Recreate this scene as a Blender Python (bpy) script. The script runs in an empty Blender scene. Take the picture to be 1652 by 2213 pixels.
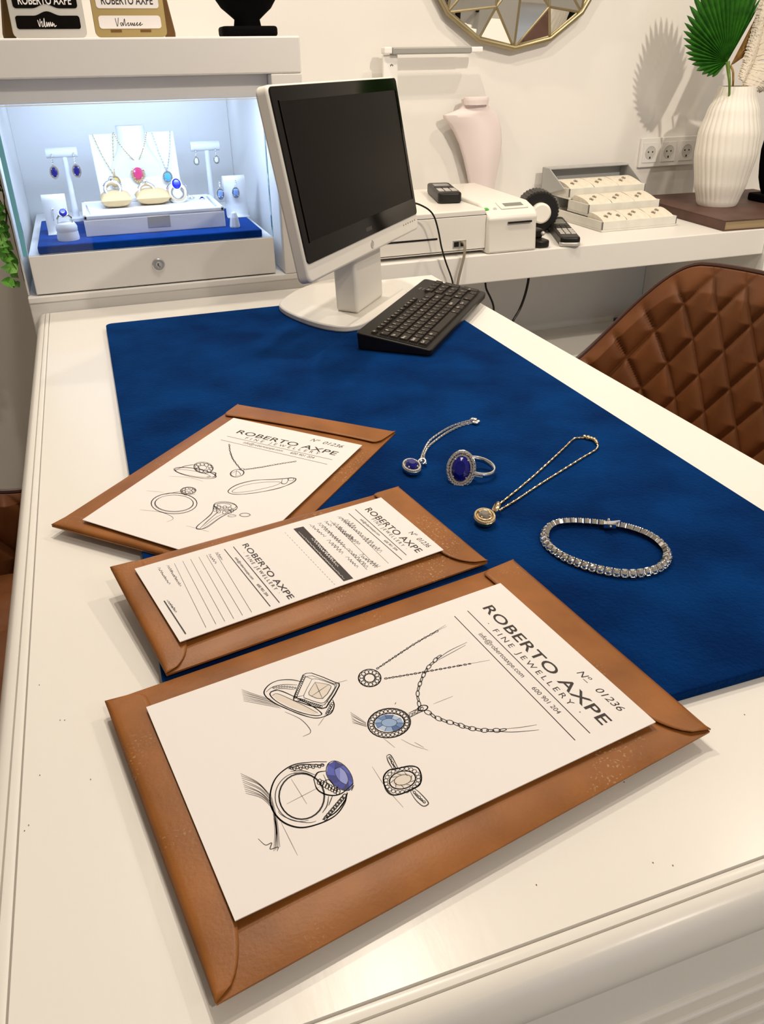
import bpy, bmesh, math, random
from mathutils import Vector, Matrix
random.seed(7)
sc = bpy.context.scene
COL = sc.collection
PI = math.pi

# ------------------------------------------------------------------ camera
IW, IH, FPX = 1652.0, 2213.0, 1713.566
YAW, PITCH, ROLL = 0.326989255, 0.518511215, 0.0175816396
CAMP = Vector((0, 0, 1.17))
def cam_axes():
    cy, sy, cp, sp = math.cos(YAW), math.sin(YAW), math.cos(PITCH), math.sin(PITCH)
    fw = Vector((sy*cp, cy*cp, -sp)); r0 = Vector((cy, -sy, 0)); d0 = fw.cross(r0)
    r = r0*math.cos(ROLL) + d0*math.sin(ROLL); d = fw.cross(r)
    return r, d, fw
CR, CD, CF = cam_axes()
cam = bpy.data.objects.new('camera', bpy.data.cameras.new('camera')); COL.objects.link(cam)
m = Matrix.Identity(4)
for i in range(3):
    m[i][0], m[i][1], m[i][2], m[i][3] = CR[i], -CD[i], -CF[i], CAMP[i]
cam.matrix_world = m
cam.data.sensor_fit = 'VERTICAL'; cam.data.sensor_height = 36.0
cam.data.lens = FPX/IH*36.0; cam.data.clip_start = 0.02
sc.camera = cam

# ------------------------------------------------------------------ world, exposure, lights
sc.view_settings.view_transform = 'Standard'; sc.view_settings.look = 'None'
sc.view_settings.gamma = 1.0; sc.view_settings.use_curve_mapping = False
sc.view_settings.exposure = -0.38
w = bpy.data.worlds.new('room_ambience'); sc.world = w; w.use_nodes = True
w.node_tree.nodes['Background'].inputs[0].default_value = (1.0, 0.93, 0.84, 1)
w.node_tree.nodes['Background'].inputs[1].default_value = 0.36
def lamp(name, loc, target, watts, size, col=(1, .86, .66), spread=None, shape='DISK', sy=None):
    l = bpy.data.lights.new(name, 'AREA'); l.energy = watts; l.shape = shape; l.size = size
    if sy: l.size_y = sy
    l.color = col
    if spread: l.spread = math.radians(spread)
    o = bpy.data.objects.new(name, l); COL.objects.link(o); o.location = loc
    o.rotation_euler = (Vector(target)-Vector(loc)).to_track_quat('-Z', 'Y').to_euler()
    return o
SPOTC = (1, .885, .745)
for loc, tgt, wt, sprd in (((.12, 1.90, 2.7), (.2, 1.0, .75), 19, None), ((.42, 1.26, 2.7), (.4, .8, .75), 21, None), ((1.75, 1.15, 2.7), (1.3, 1.3, .75), 13.5, None),
                     ((1.50, -.70, 2.7), (1.45, 2.38, 1.05), 13, 85), ((.5, -.9, 2.7), (.5, -.6, 0), 17, None), ((2.5, -1.6, 2.7), (2.4, -1.2, 0), 15, None)):  # last two are added fill lamps behind the camera
    lamp('ceiling_spot_and_fill', loc, tgt, wt, .075, SPOTC, sprd)
LEDC = (.52, .70, 1.0)
lamp('showcase_led_and_fill', (0.11, 1.735, 1.104), (0.11, 1.90, .88), 2.1, .42, LEDC, None, 'RECTANGLE', .03)
lamp('showcase_led_and_fill', (0.11, 2.10, 1.138), (0.11, 2.19, .86), .38, .42, LEDC, None, 'RECTANGLE', .03)  # rear lamp added to brighten the back wall of the niche

# ------------------------------------------------------------------ pixel -> point on a real plane
def ray(x, y): return CR*((x-IW/2)/FPX) + CD*((y-IH/2)/FPX) + CF
def pz(x, y, z):
    d = ray(x, y); return CAMP + d*((z-CAMP.z)/d.z)
def py(x, y, Y):
    d = ray(x, y); return CAMP + d*(Y/d.y)
def px(x, y, X):
    d = ray(x, y); return CAMP + d*(X/d.x)
def pp(x, y, p0, n):
    d = ray(x, y); return CAMP + d*((p0-CAMP).dot(n)/d.dot(n))

# ------------------------------------------------------------------ materials
def lin(c):
    return tuple((v/12.92 if v <= .04045 else ((v+.055)/1.055)**2.4) for v in c)
def hexc(h): return lin(tuple(int(h[i:i+2], 16)/255 for i in (0, 2, 4)))
def mat(name, col, rough=.5, metal=0, spec=.5, noise=None, bump=None, coat=0, emit=None, sheen=0, trans=0, ior=1.45, stretch=None, sub=0):
    M = bpy.data.materials.new(name); M.use_nodes = True
    nt = M.node_tree; b = nt.nodes['Principled BSDF']
    c = hexc(col) if isinstance(col, str) else col
    b.inputs['Base Color'].default_value = (*c, 1)
    b.inputs['Roughness'].default_value = rough; b.inputs['Metallic'].default_value = metal
    b.inputs['Specular IOR Level'].default_value = spec; b.inputs['Coat Weight'].default_value = coat
    b.inputs['IOR'].default_value = ior
    b.inputs['Transmission Weight'].default_value = trans
    b.inputs['Sheen Weight'].default_value = sheen
    if sub:
        b.inputs['Subsurface Weight'].default_value = sub; b.inputs['Subsurface Scale'].default_value = .01
    if emit:
        b.inputs['Emission Color'].default_value = (*emit[0], 1); b.inputs['Emission Strength'].default_value = emit[1]
    if noise or bump:
        tc = nt.nodes.new('ShaderNodeTexCoord'); mp = nt.nodes.new('ShaderNodeMapping')
        nt.links.new(tc.outputs['Object'], mp.inputs[0])
        if stretch: mp.inputs['Scale'].default_value = stretch
    if noise:      # (second colour, scale, contrast lo, hi)
        c2 = hexc(noise[0]) if isinstance(noise[0], str) else noise[0]
        n = nt.nodes.new('ShaderNodeTexNoise'); n.inputs['Scale'].default_value = noise[1]; n.inputs['Detail'].default_value = 6
        nt.links.new(mp.outputs[0], n.inputs['Vector'])
        r = nt.nodes.new('ShaderNodeValToRGB'); r.color_ramp.elements[0].position = noise[2]; r.color_ramp.elements[1].position = noise[3]
        r.color_ramp.elements[0].color = (*c, 1); r.color_ramp.elements[1].color = (*c2, 1)
        nt.links.new(n.outputs[0], r.inputs[0]); nt.links.new(r.outputs[0], b.inputs['Base Color'])
    if bump:       # (scale, strength, distance)
        n = nt.nodes.new('ShaderNodeTexNoise'); n.inputs['Scale'].default_value = bump[0]; n.inputs['Detail'].default_value = 5
        nt.links.new(mp.outputs[0], n.inputs['Vector'])
        bp = nt.nodes.new('ShaderNodeBump'); bp.inputs['Strength'].default_value = bump[1]; bp.inputs['Distance'].default_value = bump[2]
        nt.links.new(n.outputs[0], bp.inputs['Height']); nt.links.new(bp.outputs[0], b.inputs['Normal'])
    return M
def glass_mat(name, tint=(.97, .985, 1), mixf=.06, ior=1.35):
    M = bpy.data.materials.new(name); M.use_nodes = True; nt = M.node_tree; nt.nodes.clear()
    o = nt.nodes.new('ShaderNodeOutputMaterial'); mx = nt.nodes.new('ShaderNodeMixShader')
    t = nt.nodes.new('ShaderNodeBsdfTransparent'); g = nt.nodes.new('ShaderNodeBsdfGlossy'); fr = nt.nodes.new('ShaderNodeFresnel')
    t.inputs[0].default_value = (*tint, 1); g.inputs['Roughness'].default_value = .02; fr.inputs[0].default_value = ior
    nt.links.new(fr.outputs[0], mx.inputs[0]); nt.links.new(t.outputs[0], mx.inputs[1]); nt.links.new(g.outputs[0], mx.inputs[2])
    nt.links.new(mx.outputs[0], o.inputs[0]); return M

WALL = mat('wall_paint', (.80, .77, .725), .8, spec=.2, bump=(220, .05, .001))
FLOORM = mat('floor_tile', (.52, .49, .44), .35, noise=((.46, .43, .38), 3, .4, .6))
DESK = mat('white_lacquer', (.83, .80, .75), .26, spec=.35, bump=(24, .09, .0016), stretch=(3, .6, 1))
CAB = mat('cabinet_white', (.80, .775, .745), .5, spec=.3)
COUNTER = mat('counter_white', (.83, .80, .75), .4, spec=.35)
MATB = mat('blue_velvet', (.0010, .014, .078), .95, spec=.03, sheen=.14, noise=((.0014, .031, .145), 11, .36, .66), bump=(260, .9, .002))
MATB.node_tree.nodes['Principled BSDF'].inputs['Sheen Tint'].default_value = (.05, .3, .8, 1)
PADB = mat('blue_suede', (.001, .05, .26), .9, spec=.05, sheen=.05, noise=((.001, .04, .2), 30, .4, .6))
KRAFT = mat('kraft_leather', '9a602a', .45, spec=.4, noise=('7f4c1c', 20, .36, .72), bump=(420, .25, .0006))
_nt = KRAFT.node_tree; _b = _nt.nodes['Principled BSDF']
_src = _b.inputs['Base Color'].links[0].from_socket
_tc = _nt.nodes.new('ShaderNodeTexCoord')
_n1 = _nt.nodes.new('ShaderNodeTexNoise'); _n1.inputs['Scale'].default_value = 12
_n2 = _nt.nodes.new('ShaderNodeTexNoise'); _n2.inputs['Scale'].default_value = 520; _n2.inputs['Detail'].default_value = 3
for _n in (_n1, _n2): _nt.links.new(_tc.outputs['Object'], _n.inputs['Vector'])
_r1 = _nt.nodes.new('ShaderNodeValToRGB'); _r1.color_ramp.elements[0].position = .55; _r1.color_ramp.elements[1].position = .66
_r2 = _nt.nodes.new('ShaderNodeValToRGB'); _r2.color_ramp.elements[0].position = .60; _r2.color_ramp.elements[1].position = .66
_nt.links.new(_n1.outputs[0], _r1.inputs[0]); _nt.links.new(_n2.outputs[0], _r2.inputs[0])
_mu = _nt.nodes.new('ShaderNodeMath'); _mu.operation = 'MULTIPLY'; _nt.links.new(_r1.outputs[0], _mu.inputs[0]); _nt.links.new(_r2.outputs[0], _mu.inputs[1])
_mx = _nt.nodes.new('ShaderNodeMixRGB'); _mx.inputs[2].default_value = (.46, .29, .15, 1)  # pale flecks put gloss sparkles and scuffs into the kraft colour
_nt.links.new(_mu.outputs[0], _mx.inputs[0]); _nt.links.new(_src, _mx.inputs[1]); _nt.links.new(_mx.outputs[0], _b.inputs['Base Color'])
KRAFTD = mat('kraft_edge', '9c5f36', .55, noise=('8d5027', 30, .4, .7))
PAPER = mat('cream_paper', (.835, .795, .775), .7, spec=.2, bump=(300, .03, .0004))
INK = mat('print_ink', '2e2522', .6)
INKG = mat('print_grey', '4c433e', .65)
PENCIL = mat('pencil_graphite', '3f3b3a', .7)
PENCILL = mat('pencil_light', '8f8884', .8)
BLUEI = [mat('blue_wash', c, .6) for c in ('34409a', '4a56b4', '252f7c', '6a76c4', '8a94d0')]
BLUEP = [mat('pale_blue_wash', c, .6) for c in ('5f80b4', '8aa6cc', '44639a', 'a9bedb')]
GREYW = mat('grey_wash', 'ddd3c8', .7)
PLASW = mat('white_plastic', (.80, .765, .70), .35, spec=.45)
PLASG = mat('silver_plastic', (.55, .53, .49), .35, metal=.3)
BLACKG = mat('black_gloss', '080504', .07, spec=.32)
SCREEN = mat('black_screen', '0a0605', .30, spec=.14)
BLACKP = mat('black_plastic', '17130f', .42, spec=.4)
KEYM = mat('black_key', '241d17', .45, spec=.4)
LEGEND = mat('key_legend', 'cfc8bb', .6)
BLACKV = mat('black_velvet', '060506', .85, spec=.1)
SILVER = mat('white_gold', (.80, .79, .77), .16, metal=1)
SILVERM = mat('brushed_silver', (.62, .61, .58), .32, metal=.8)
GOLD = mat('yellow_gold', (.80, .60, .35), .24, metal=1)
GOLDM = mat('brass_frame', (.40, .33, .19), .36, metal=.85)
GOLDP = mat('gold_panel', 'a08b58', .38, metal=.45)
BRONZE = mat('bronze_back', '6a4716', .45, metal=.4)
DIAM = mat('diamond', (.95, .94, .92), .03, metal=1)
SAPPH = mat('sapphire', (.004, .006, .16), .10, spec=.45, coat=.15)
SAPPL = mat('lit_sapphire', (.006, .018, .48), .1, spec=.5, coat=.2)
RUBY = mat('pink_stone', (.60, .04, .16), .08, spec=.8, coat=.5)
AQUA = mat('aqua_stone', (.08, .40, .74), .08, spec=.8, coat=.5)
PALEB = mat('pale_blue_stone', (.20, .32, .62), .1, spec=.8, coat=.5)
GREYST = mat('grey_stone', (.20, .17, .14), .08, spec=.8, coat=1)
YELST = mat('amber_stone', (.55, .42, .10), .1, spec=.8, coat=.4)
LEATHW = mat('white_leatherette', (.82, .81, .80), .45, spec=.35)
PINKV = mat('blush_velvet', (.80, .70, .68), .8, spec=.15, sheen=.2)
PILLOW = mat('cream_satin', (.66, .46, .22), .6, sheen=.05)
IVORY = mat('ivory_suede', (.80, .74, .62), .7, noise=((.72, .65, .52), 60, .4, .7))
TRAYM = mat('tray_card', (.66, .64, .57), .6, noise=((.72, .70, .63), 25, .4, .6))
LIDM = mat('tray_lid_grey', (.42, .42, .41), .45)
BOOKM = mat('brown_book_cover', '543a30', .55, noise=('60443a', 12, .4, .6))
PAGES = mat('book_pages', 'a58f6c', .8)
CERAM = mat('white_ceramic', (.84, .80, .72), .45, spec=.4)
PALMG = mat('palm_green', '2c6618', .45, spec=.35, noise=('1d4c10', 40, .4, .7))
PALMS = mat('palm_stem', '5d7a2a', .5)
DRIED = mat('dried_palm', 'b99458', .8, noise=('9c7840', 60, .4, .6))
FEATH = mat('cream_feather', (.74, .66, .54), .85)
IVYL = mat('ivy_green', '4a8a2c', .5, noise=('6fae40', 30, .4, .6))
IVYS = mat('ivy_stem', '4a4a22', .7)
MIRR = mat('mirror_glass', (.93, .93, .91), .01, metal=1)
GLASS = glass_mat('clear_glass')
GLEDGE = mat('teal_glass_edge', (.16, .46, .58), .15, spec=.6)
LEATHB = mat('brown_leather', '7a4a28', .45, spec=.35, noise=('5c3519', 9, .3, .75), bump=(300, .12, .0008))
STITCH = mat('dark_piping', '3c1c0d', .5)
LEDM = mat('led_light', (1, 1, 1), .5, emit=((.7, .84, 1), 3))
STEEL = mat('black_steel', '15120f', .4, metal=.5)
GREEN = mat('green_sticker', '3cb42e', .5)
LCD = mat('lcd_grey', '85857d', .3)
CABLEG = mat('grey_cable', '8b8070', .5)
RUGM = mat('patterned_rug', 'b0aba2', .95, noise=('35322f', 14, .47, .53))
MUST = mat('mustard_card', '9a8420', .6)
WHITEP = mat('white_panel', (.86, .84, .80), .5)

# ------------------------------------------------------------------ mesh builder
WM = {}
class MB:
    def __init__(s): s.v = []; s.f = []
    def add(s, vs, fs, M=None):
        o = len(s.v)
        s.v += [(M @ Vector(v)) if M else Vector(v) for v in vs]
        s.f += [tuple(i+o for i in f) for f in fs]; return s
    def box(s, c, d, M=None):
        x, y, z = c; a, b, e = d[0]/2, d[1]/2, d[2]/2
        vs = [(x-a, y-b, z-e), (x+a, y-b, z-e), (x+a, y+b, z-e), (x-a, y+b, z-e), (x-a, y-b, z+e), (x+a, y-b, z+e), (x+a, y+b, z+e), (x-a, y+b, z+e)]
        return s.add(vs, [(0, 3, 2, 1), (4, 5, 6, 7), (0, 1, 5, 4), (1, 2, 6, 5), (2, 3, 7, 6), (3, 0, 4, 7)], M)
    def span(s, a, b, M=None):
        return s.box([(a[i]+b[i])/2 for i in range(3)], [abs(b[i]-a[i]) for i in range(3)], M)
    def prism(s, poly, off, M=None):
        n = len(poly); p = [Vector(q) for q in poly]; off = Vector(off)
        return s.add(p+[q+off for q in p], [tuple(range(n))[::-1], tuple(range(n, 2*n))]+[(i, (i+1) % n, n+(i+1) % n, n+i) for i in range(n)], M)
    def poly(s, pts, M=None): return s.add(pts, [tuple(range(len(pts)))], M)
    def lathe(s, prof, seg=32, M=None, mod=None, cap=True):
        vs = []
        for (r, z) in prof:
            for i in range(seg):
                a = 2*PI*i/seg; rr = r*(mod(a, z) if mod else 1)
                vs.append((rr*math.cos(a), rr*math.sin(a), z))
        fs = []
        for j in range(len(prof)-1):
            for i in range(seg):
                k = (i+1) % seg; fs.append((j*seg+i, j*seg+k, (j+1)*seg+k, (j+1)*seg+i))
        if cap:
            fs.append(tuple(range(seg))[::-1]); o = (len(prof)-1)*seg; fs.append(tuple(range(o, o+seg)))
        return s.add(vs, fs, M)
    def tube(s, path, r, seg=8, closed=False, M=None, rf=None):
        P = [Vector(p) for p in path]; n = len(P); vs = []; fs = []
        up = None
        for i in range(n):
            if closed: t = P[(i+1) % n]-P[i-1]
            else: t = P[min(i+1, n-1)]-P[max(i-1, 0)]
            if t.length < 1e-9: t = Vector((0, 0, 1))
            t.normalize()
            if up is None:
                up = Vector((0, 0, 1)) if abs(t.z) < .9 else Vector((1, 0, 0))
            a = t.cross(up)
            if a.length < 1e-6: a = t.orthogonal()
            a.normalize(); b = a.cross(t).normalized(); up = b
            rr = rf(i/(n-1)) if rf else r
            for k in range(seg):
                an = 2*PI*k/seg; vs.append(P[i]+a*(rr*math.cos(an))+b*(rr*math.sin(an)))
        m = n if closed else n-1
        for i in range(m):
            for k in range(seg):
                j = (i+1) % n; k2 = (k+1) % seg
                fs.append((i*seg+k, i*seg+k2, j*seg+k2, j*seg+k))
        if not closed:
            fs.append(tuple(range(seg))[::-1]); fs.append(tuple(range((n-1)*seg, n*seg)))
        return s.add(vs, fs, M)
    def ball(s, c, r, seg=8, rings=6, M=None, sc3=(1, 1, 1)):
        vs = []; fs = []; c = Vector(c)
        for j in range(1, rings):
            for i in range(seg):
                a = 2*PI*i/seg; t = PI*j/rings
                vs.append(c+Vector((r*sc3[0]*math.sin(t)*math.cos(a), r*sc3[1]*math.sin(t)*math.sin(a), r*sc3[2]*math.cos(t))))
        top = len(vs); vs.append(c+Vector((0, 0, r*sc3[2]))); vs.append(c-Vector((0, 0, r*sc3[2])))
        for j in range(rings-2):
            for i in range(seg):
                k = (i+1) % seg; fs.append((j*seg+i, (j+1)*seg+i, (j+1)*seg+k, j*seg+k))
        for i in range(seg):
            k = (i+1) % seg; fs.append((top, i, k)); fs.append((top+1, (rings-2)*seg+k, (rings-2)*seg+i))
        return s.add(vs, fs, M)
    def gem(s, rx, ry, up, dn, M=None, seg=12, table=.58):
        vs = []
        for (k, z, ph) in ((table, up, 0), (.86, up*.55, .5), (1, 0, 0), (.55, -dn*.6, .5)):
            for i in range(seg):
                a = 2*PI*(i+ph)/seg; vs.append((rx*k*math.cos(a), ry*k*math.sin(a), z))
        vs.append((0, 0, -dn)); fs = [tuple(range(seg))]
        for j in range(3):
            for i in range(seg):
                k = (i+1) % seg
                if j % 2 == 0: fs += [(j*seg+i, (j+1)*seg+i, j*seg+k), (j*seg+k, (j+1)*seg+i, (j+1)*seg+k)]
                else: fs += [(j*seg+i, (j+1)*seg+i, (j+1)*seg+k), (j*seg+i, (j+1)*seg+k, j*seg+k)]
        for i in range(seg): fs.append((3*seg+i, 4*seg, 3*seg+(i+1) % seg))
        return s.add(vs, fs, M)
    def torus(s, R, r, seg=32, sub=8, M=None, sy=1, rz=1):
        vs = []; fs = []
        for i in range(seg):
            a = 2*PI*i/seg
            for k in range(sub):
                b = 2*PI*k/sub; q = R+r*math.cos(b); vs.append((q*math.cos(a), q*sy*math.sin(a), r*rz*math.sin(b)))
        for i in range(seg):
            for k in range(sub):
                fs.append((i*sub+k, ((i+1) % seg)*sub+k, ((i+1) % seg)*sub+(k+1) % sub, i*sub+(k+1) % sub))
        return s.add(vs, fs, M)
    def ribbon(s, pts, wd, n, taper=True):
        P = [Vector(p) for p in pts]; N = len(P); n = Vector(n)
        if N < 2: return s
        if taper == 'pencil': wd *= 1.35; taper = True
        vs = []
        for i in range(N):
            t = P[min(i+1, N-1)]-P[max(i-1, 0)]
            if t.length < 1e-9: t = Vector((1, 0, 0))
            a = n.cross(t).normalized(); k = wd/2
            if taper: k *= .45+.55*math.sin(PI*(i+.35)/(N-.3))
            vs += [P[i]-a*k, P[i]+a*k]
        return s.add(vs, [(2*i, 2*i+2, 2*i+3, 2*i+1) for i in range(N-1)])
    def build(s, name, mt, parent=None, world=False, smooth=False, bevel=0, seg=2, flip=True):
        me = bpy.data.meshes.new(name)
        vs = s.v
        if world and parent is not None:
            inv = WM[parent.name].inverted(); vs = [inv @ Vector(v) for v in vs]
        me.from_pydata([tuple(v) for v in vs], [], s.f); me.validate()
        if flip:
            bm = bmesh.new(); bm.from_mesh(me); bmesh.ops.recalc_face_normals(bm, faces=bm.faces); bm.to_mesh(me); bm.free()
        if smooth:
            me.polygons.foreach_set('use_smooth', [True]*len(me.polygons)); me.set_sharp_from_angle(angle=math.radians(smooth if smooth > 1 else 40))
        me.materials.append(mt)
        o = bpy.data.objects.new(name, me); COL.objects.link(o)
        if parent is not None:
            o.parent = parent; WM[o.name] = WM[parent.name].copy()
        else: WM[o.name] = Matrix.Identity(4)
        if bevel:
            b = o.modifiers.new('bevel', 'BEVEL'); b.width = bevel; b.segments = seg; b.limit_method = 'ANGLE'; b.angle_limit = math.radians(35)
            b.harden_normals = False
        return o
def tag(o, label, cat, group=None, kind=None):
    if label: o['label'] = label
    if cat: o['category'] = cat
    if group: o['group'] = group
    if kind: o['kind'] = kind
    return o
def struct(o): o['kind'] = 'structure'; return o
def thing(name, loc, label, cat, group=None, rz=0, M=None):
    o = bpy.data.objects.new(name, None); COL.objects.link(o); o.empty_display_size = .02
    T = M if M else Matrix.Translation(Vector(loc)) @ Matrix.Rotation(rz, 4, 'Z')
    o.matrix_world = T; WM[o.name] = T.copy()
    return tag(o, label, cat, group)
def solo(o, loc):
    """move a one-mesh thing's origin to its base without moving the shape"""
    L = Vector(loc)
    o.data.transform(Matrix.Translation(-L)); o.location = L; return o
def dup(o, parent=None, M=None, label=None, group=None):
    c = o.copy(); COL.objects.link(c)
    if parent: c.parent = parent
    WM[c.name] = (M if M else WM[o.name]).copy()
    if M: c.matrix_world = M
    if label: c['label'] = label
    if group: c['group'] = group
    for ch in list(o.children): dup(ch, c)
    return c
def frame(o, x, y, z=None):
    """matrix from origin and two axes"""
    x = Vector(x).normalized(); z = Vector(z).normalized() if z is not None else x.cross(Vector(y)).normalized()
    y = z.cross(x).normalized(); x = y.cross(z).normalized()
    M = Matrix.Identity(4)
    for i in range(3): M[i][0], M[i][1], M[i][2], M[i][3] = x[i], y[i], z[i], o[i]
    return M
def cr(pts, n=6, closed=False):
    """Catmull-Rom through points"""
    P = [Vector(p) for p in pts]; out = []; N = len(P)
    if N < 3 and not closed: 
        return [P[0].lerp(P[-1], i/n) for i in range(n+1)]
    for i in range(N if closed else N-1):
        p0 = P[(i-1) % N] if closed or i > 0 else P[0]*2-P[1]
        p1 = P[i]; p2 = P[(i+1) % N]
        p3 = P[(i+2) % N] if closed or i+2 < N else P[-1]*2-P[-2]
        for k in range(n):
            t = k/n
            out.append(.5*((2*p1)+(p2-p0)*t+(2*p0-5*p1+4*p2-p3)*t*t+(3*p1-p0-3*p2+p3)*t**3))
    if not closed: out.append(P[-1])
    return out
def rrect(w, h, r, n=5, c=(0, 0)):
    out = []
    for (sx, sy, a0) in ((1, 1, 0), (-1, 1, 90), (-1, -1, 180), (1, -1, 270)):
        for i in range(n+1):
            a = math.radians(a0+90*i/n)
            out.append((c[0]+sx*(w/2-r)+r*math.cos(a), c[1]+sy*(h/2-r)+r*math.sin(a), 0))
    return out
# ---- lettering
_TC = {}
def glyphs(s, bold=0, space=1.0, shear=0):
    k = (s, bold, space, shear)
    if k not in _TC:
        c = bpy.data.curves.new('t', 'FONT'); c.body = s; c.size = 1; c.fill_mode = 'FRONT'; c.dimensions = '2D'
        c.offset = bold; c.space_character = space; c.shear = shear; c.resolution_u = 4
        o = bpy.data.objects.new('t', c); me = o.to_mesh()
        vs = [Vector(v.co) for v in me.vertices]; fs = [tuple(p.vertices) for p in me.polygons]
        o.to_mesh_clear(); bpy.data.objects.remove(o); bpy.data.curves.remove(c)
        _TC[k] = (vs, fs)
    return _TC[k]
def text_line(mb, s, p0, p1, up, bold=0, space=1.0, shear=0, cap=None):
    """lay s between baseline ends p0,p1, capitals as tall as the vector to up"""
    vs, fs = glyphs(s, bold, space, shear)
    if not vs: return
    x0 = min(v.x for v in vs); x1 = max(v.x for v in vs); ch = cap or .70
    d = Vector(p1)-Vector(p0); u = Vector(up)-Vector(p0); dn = d.normalized(); u = u-dn*u.dot(dn)
    mb.add([Vector(p0)+d*((v.x-x0)/(x1-x0))+u*(v.y/ch) for v in vs], fs)

# ================================================================== SETTING
struct(MB().span((-3, -2.6, -.05), (4.2, 2.4, 0)).build('floor', FLOORM))
struct(MB().span((-3, 2.38, 0), (4.2, 2.46, 2.75)).build('wall_back', WALL))
struct(MB().span((-3.08, -2.6, 0), (-3, 2.46, 2.75)).build('wall_left', WALL))
struct(MB().span((4.2, -2.6, 0), (4.28, 2.46, 2.75)).build('wall_right', WALL))
wf = MB().span((-3, -2.68, 0), (.7, -2.6, 2.75)).span((1.9, -2.68, 0), (4.2, -2.6, 2.75)).span((.7, -2.68, 2.3), (1.9, -2.6, 2.75)).span((.7, -2.68, 0), (1.9, -2.6, .1))
struct(wf.build('wall_front', WALL))
wn = struct(MB().span((.7, -2.66, .1), (.76, -2.58, 2.3)).span((1.84, -2.66, .1), (1.9, -2.58, 2.3)).span((.76, -2.66, 2.24), (1.84, -2.58, 2.3)).span((.76, -2.66, .1), (1.84, -2.58, .16)).build('window_1', mat('window_frame_grey', '6a6c70', .5)))
MB().span((.76, -2.64, .16), (1.84, -2.63, 2.24)).build('pane', mat('daylight_pane', (.5, .65, .85), .2, emit=((.55, .72, 1), 1.4)), wn)
struct(MB().span((-3.08, -2.68, 2.75), (4.28, 2.46, 2.83)).build('ceiling', WALL))
# low white plinth running under the wall counter
tr = struct(MB().span((.70, 1.96, 0), (2.6, 2.38, .27)).span((.70, 2.10, .27), (2.6, 2.38, .345)).build('trim_1', WALL, bevel=.004))

# ================================================================== DESK
DZ = .75
desk = thing('desk', (.29, .95, 0), 'white lacquered shop desk with grooved bullnose edge under the blue mat', 'desk')
top = MB()
GX, GY, RX, BY = -.112, .2215, .692, 1.667
prof = [(0, 0), (.0002, -.0045), (.0013, -.0045), (.0016, -.0006), (.0045, .0001), (.0076, -.0006), (.0078, -.0045), (.0089, -.0045), (.0092, -.0006)]
for i in range(1, 9):
    a = PI/2*i/8; prof.append((.0095+.0155*math.sin(a), -.0006-.022*(1-math.cos(a))))
prof += [(.0245, -.03), (.022, -.034), (.012, -.036)]
vs = []; fs = []
for o, dz in prof:
    vs += [(GX-o, BY, DZ+dz), (GX-o, GY-o, DZ+dz), (RX, GY-o, DZ+dz)]
for i in range(len(prof)-1):
    for k in range(2): fs.append((i*3+k, i*3+k+1, i*3+k+4, i*3+k+3))
n = len(prof)-1
o0 = len(vs); vs += [(RX, BY, DZ), (RX, BY, DZ-.036)]
fs += [(0, 1, 2, o0), (n*3, o0+1, n*3+2, n*3+1), tuple([2+3*i for i in range(n+1)]+[o0+1, o0]), tuple([3*i for i in range(n+1)]+[o0+1, o0])]
top.add(vs, fs)
top.build('desktop', DESK, desk, world=True, smooth=50)
body = MB().span((-.104, .2255, 0), (.56, 1.667, DZ-.036))
body.build('cabinet_body', DESK, desk, world=True, bevel=.004)
md = MB()
for (z, h, d) in ((.604, .005, .004), (.594, .006, .009), (.580, .009, .014), (.563, .008, .018), (.549, .005, .014)):
    md.span((-.104-d, .2255-d, z-h/2), (.56, .23, z+h/2)).span((-.104-d, .2255-d, z-h/2), (-.10, 1.66, z+h/2))
md.build('panel_moulding', DESK, desk, world=True, bevel=.003, seg=3)
MB().span((-.12, .215, 0), (.56, .236, .10)).span((-.12, .215, 0), (-.096, 1.66, .10)).build('plinth', DESK, desk, world=True, bevel=.003)
# dust specks live in the mesh as one stuff part
sp = MB()
for q in ((1160, 1912), (1412, 1864), (1455, 1870), (62, 1783), (140, 1556), (85, 1480), (130, 1556), (196, 1684), (1610, 1544), (1350, 1690), (53, 1795), (86, 1675)):
    sp.ball(pz(q[0], q[1], DZ+.0003), .0004, 6, 4, sc3=(1, 1.4, .3))
o = sp.build('dust_speck', mat('dust', '7a6c5a', .9), desk, world=True); o['kind'] = 'stuff'

# blue velvet mat
T_M = .760
mt = [pz(229, 697, T_M), pz(1007.3, 693.2, T_M), None, None]
a, b = mt[0], mt[1]
mx0, mx1, my0, my1 = -.0125, .601, .348, 1.512
mm = MB().prism([(p[0]+(mx0+mx1)/2, p[1]+(my0+my1)/2, DZ+.0004) for p in rrect(mx1-mx0, my1-my0, .012, 5)], (0, 0, T_M-DZ-.0004))
blue = mm.build('desk_mat', MATB, bevel=.0015)
tag(solo(blue, ((mx0+mx1)/2, (my0+my1)/2, DZ)), 'large royal blue velvet desk mat spread over the white desk', 'desk mat')

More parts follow.
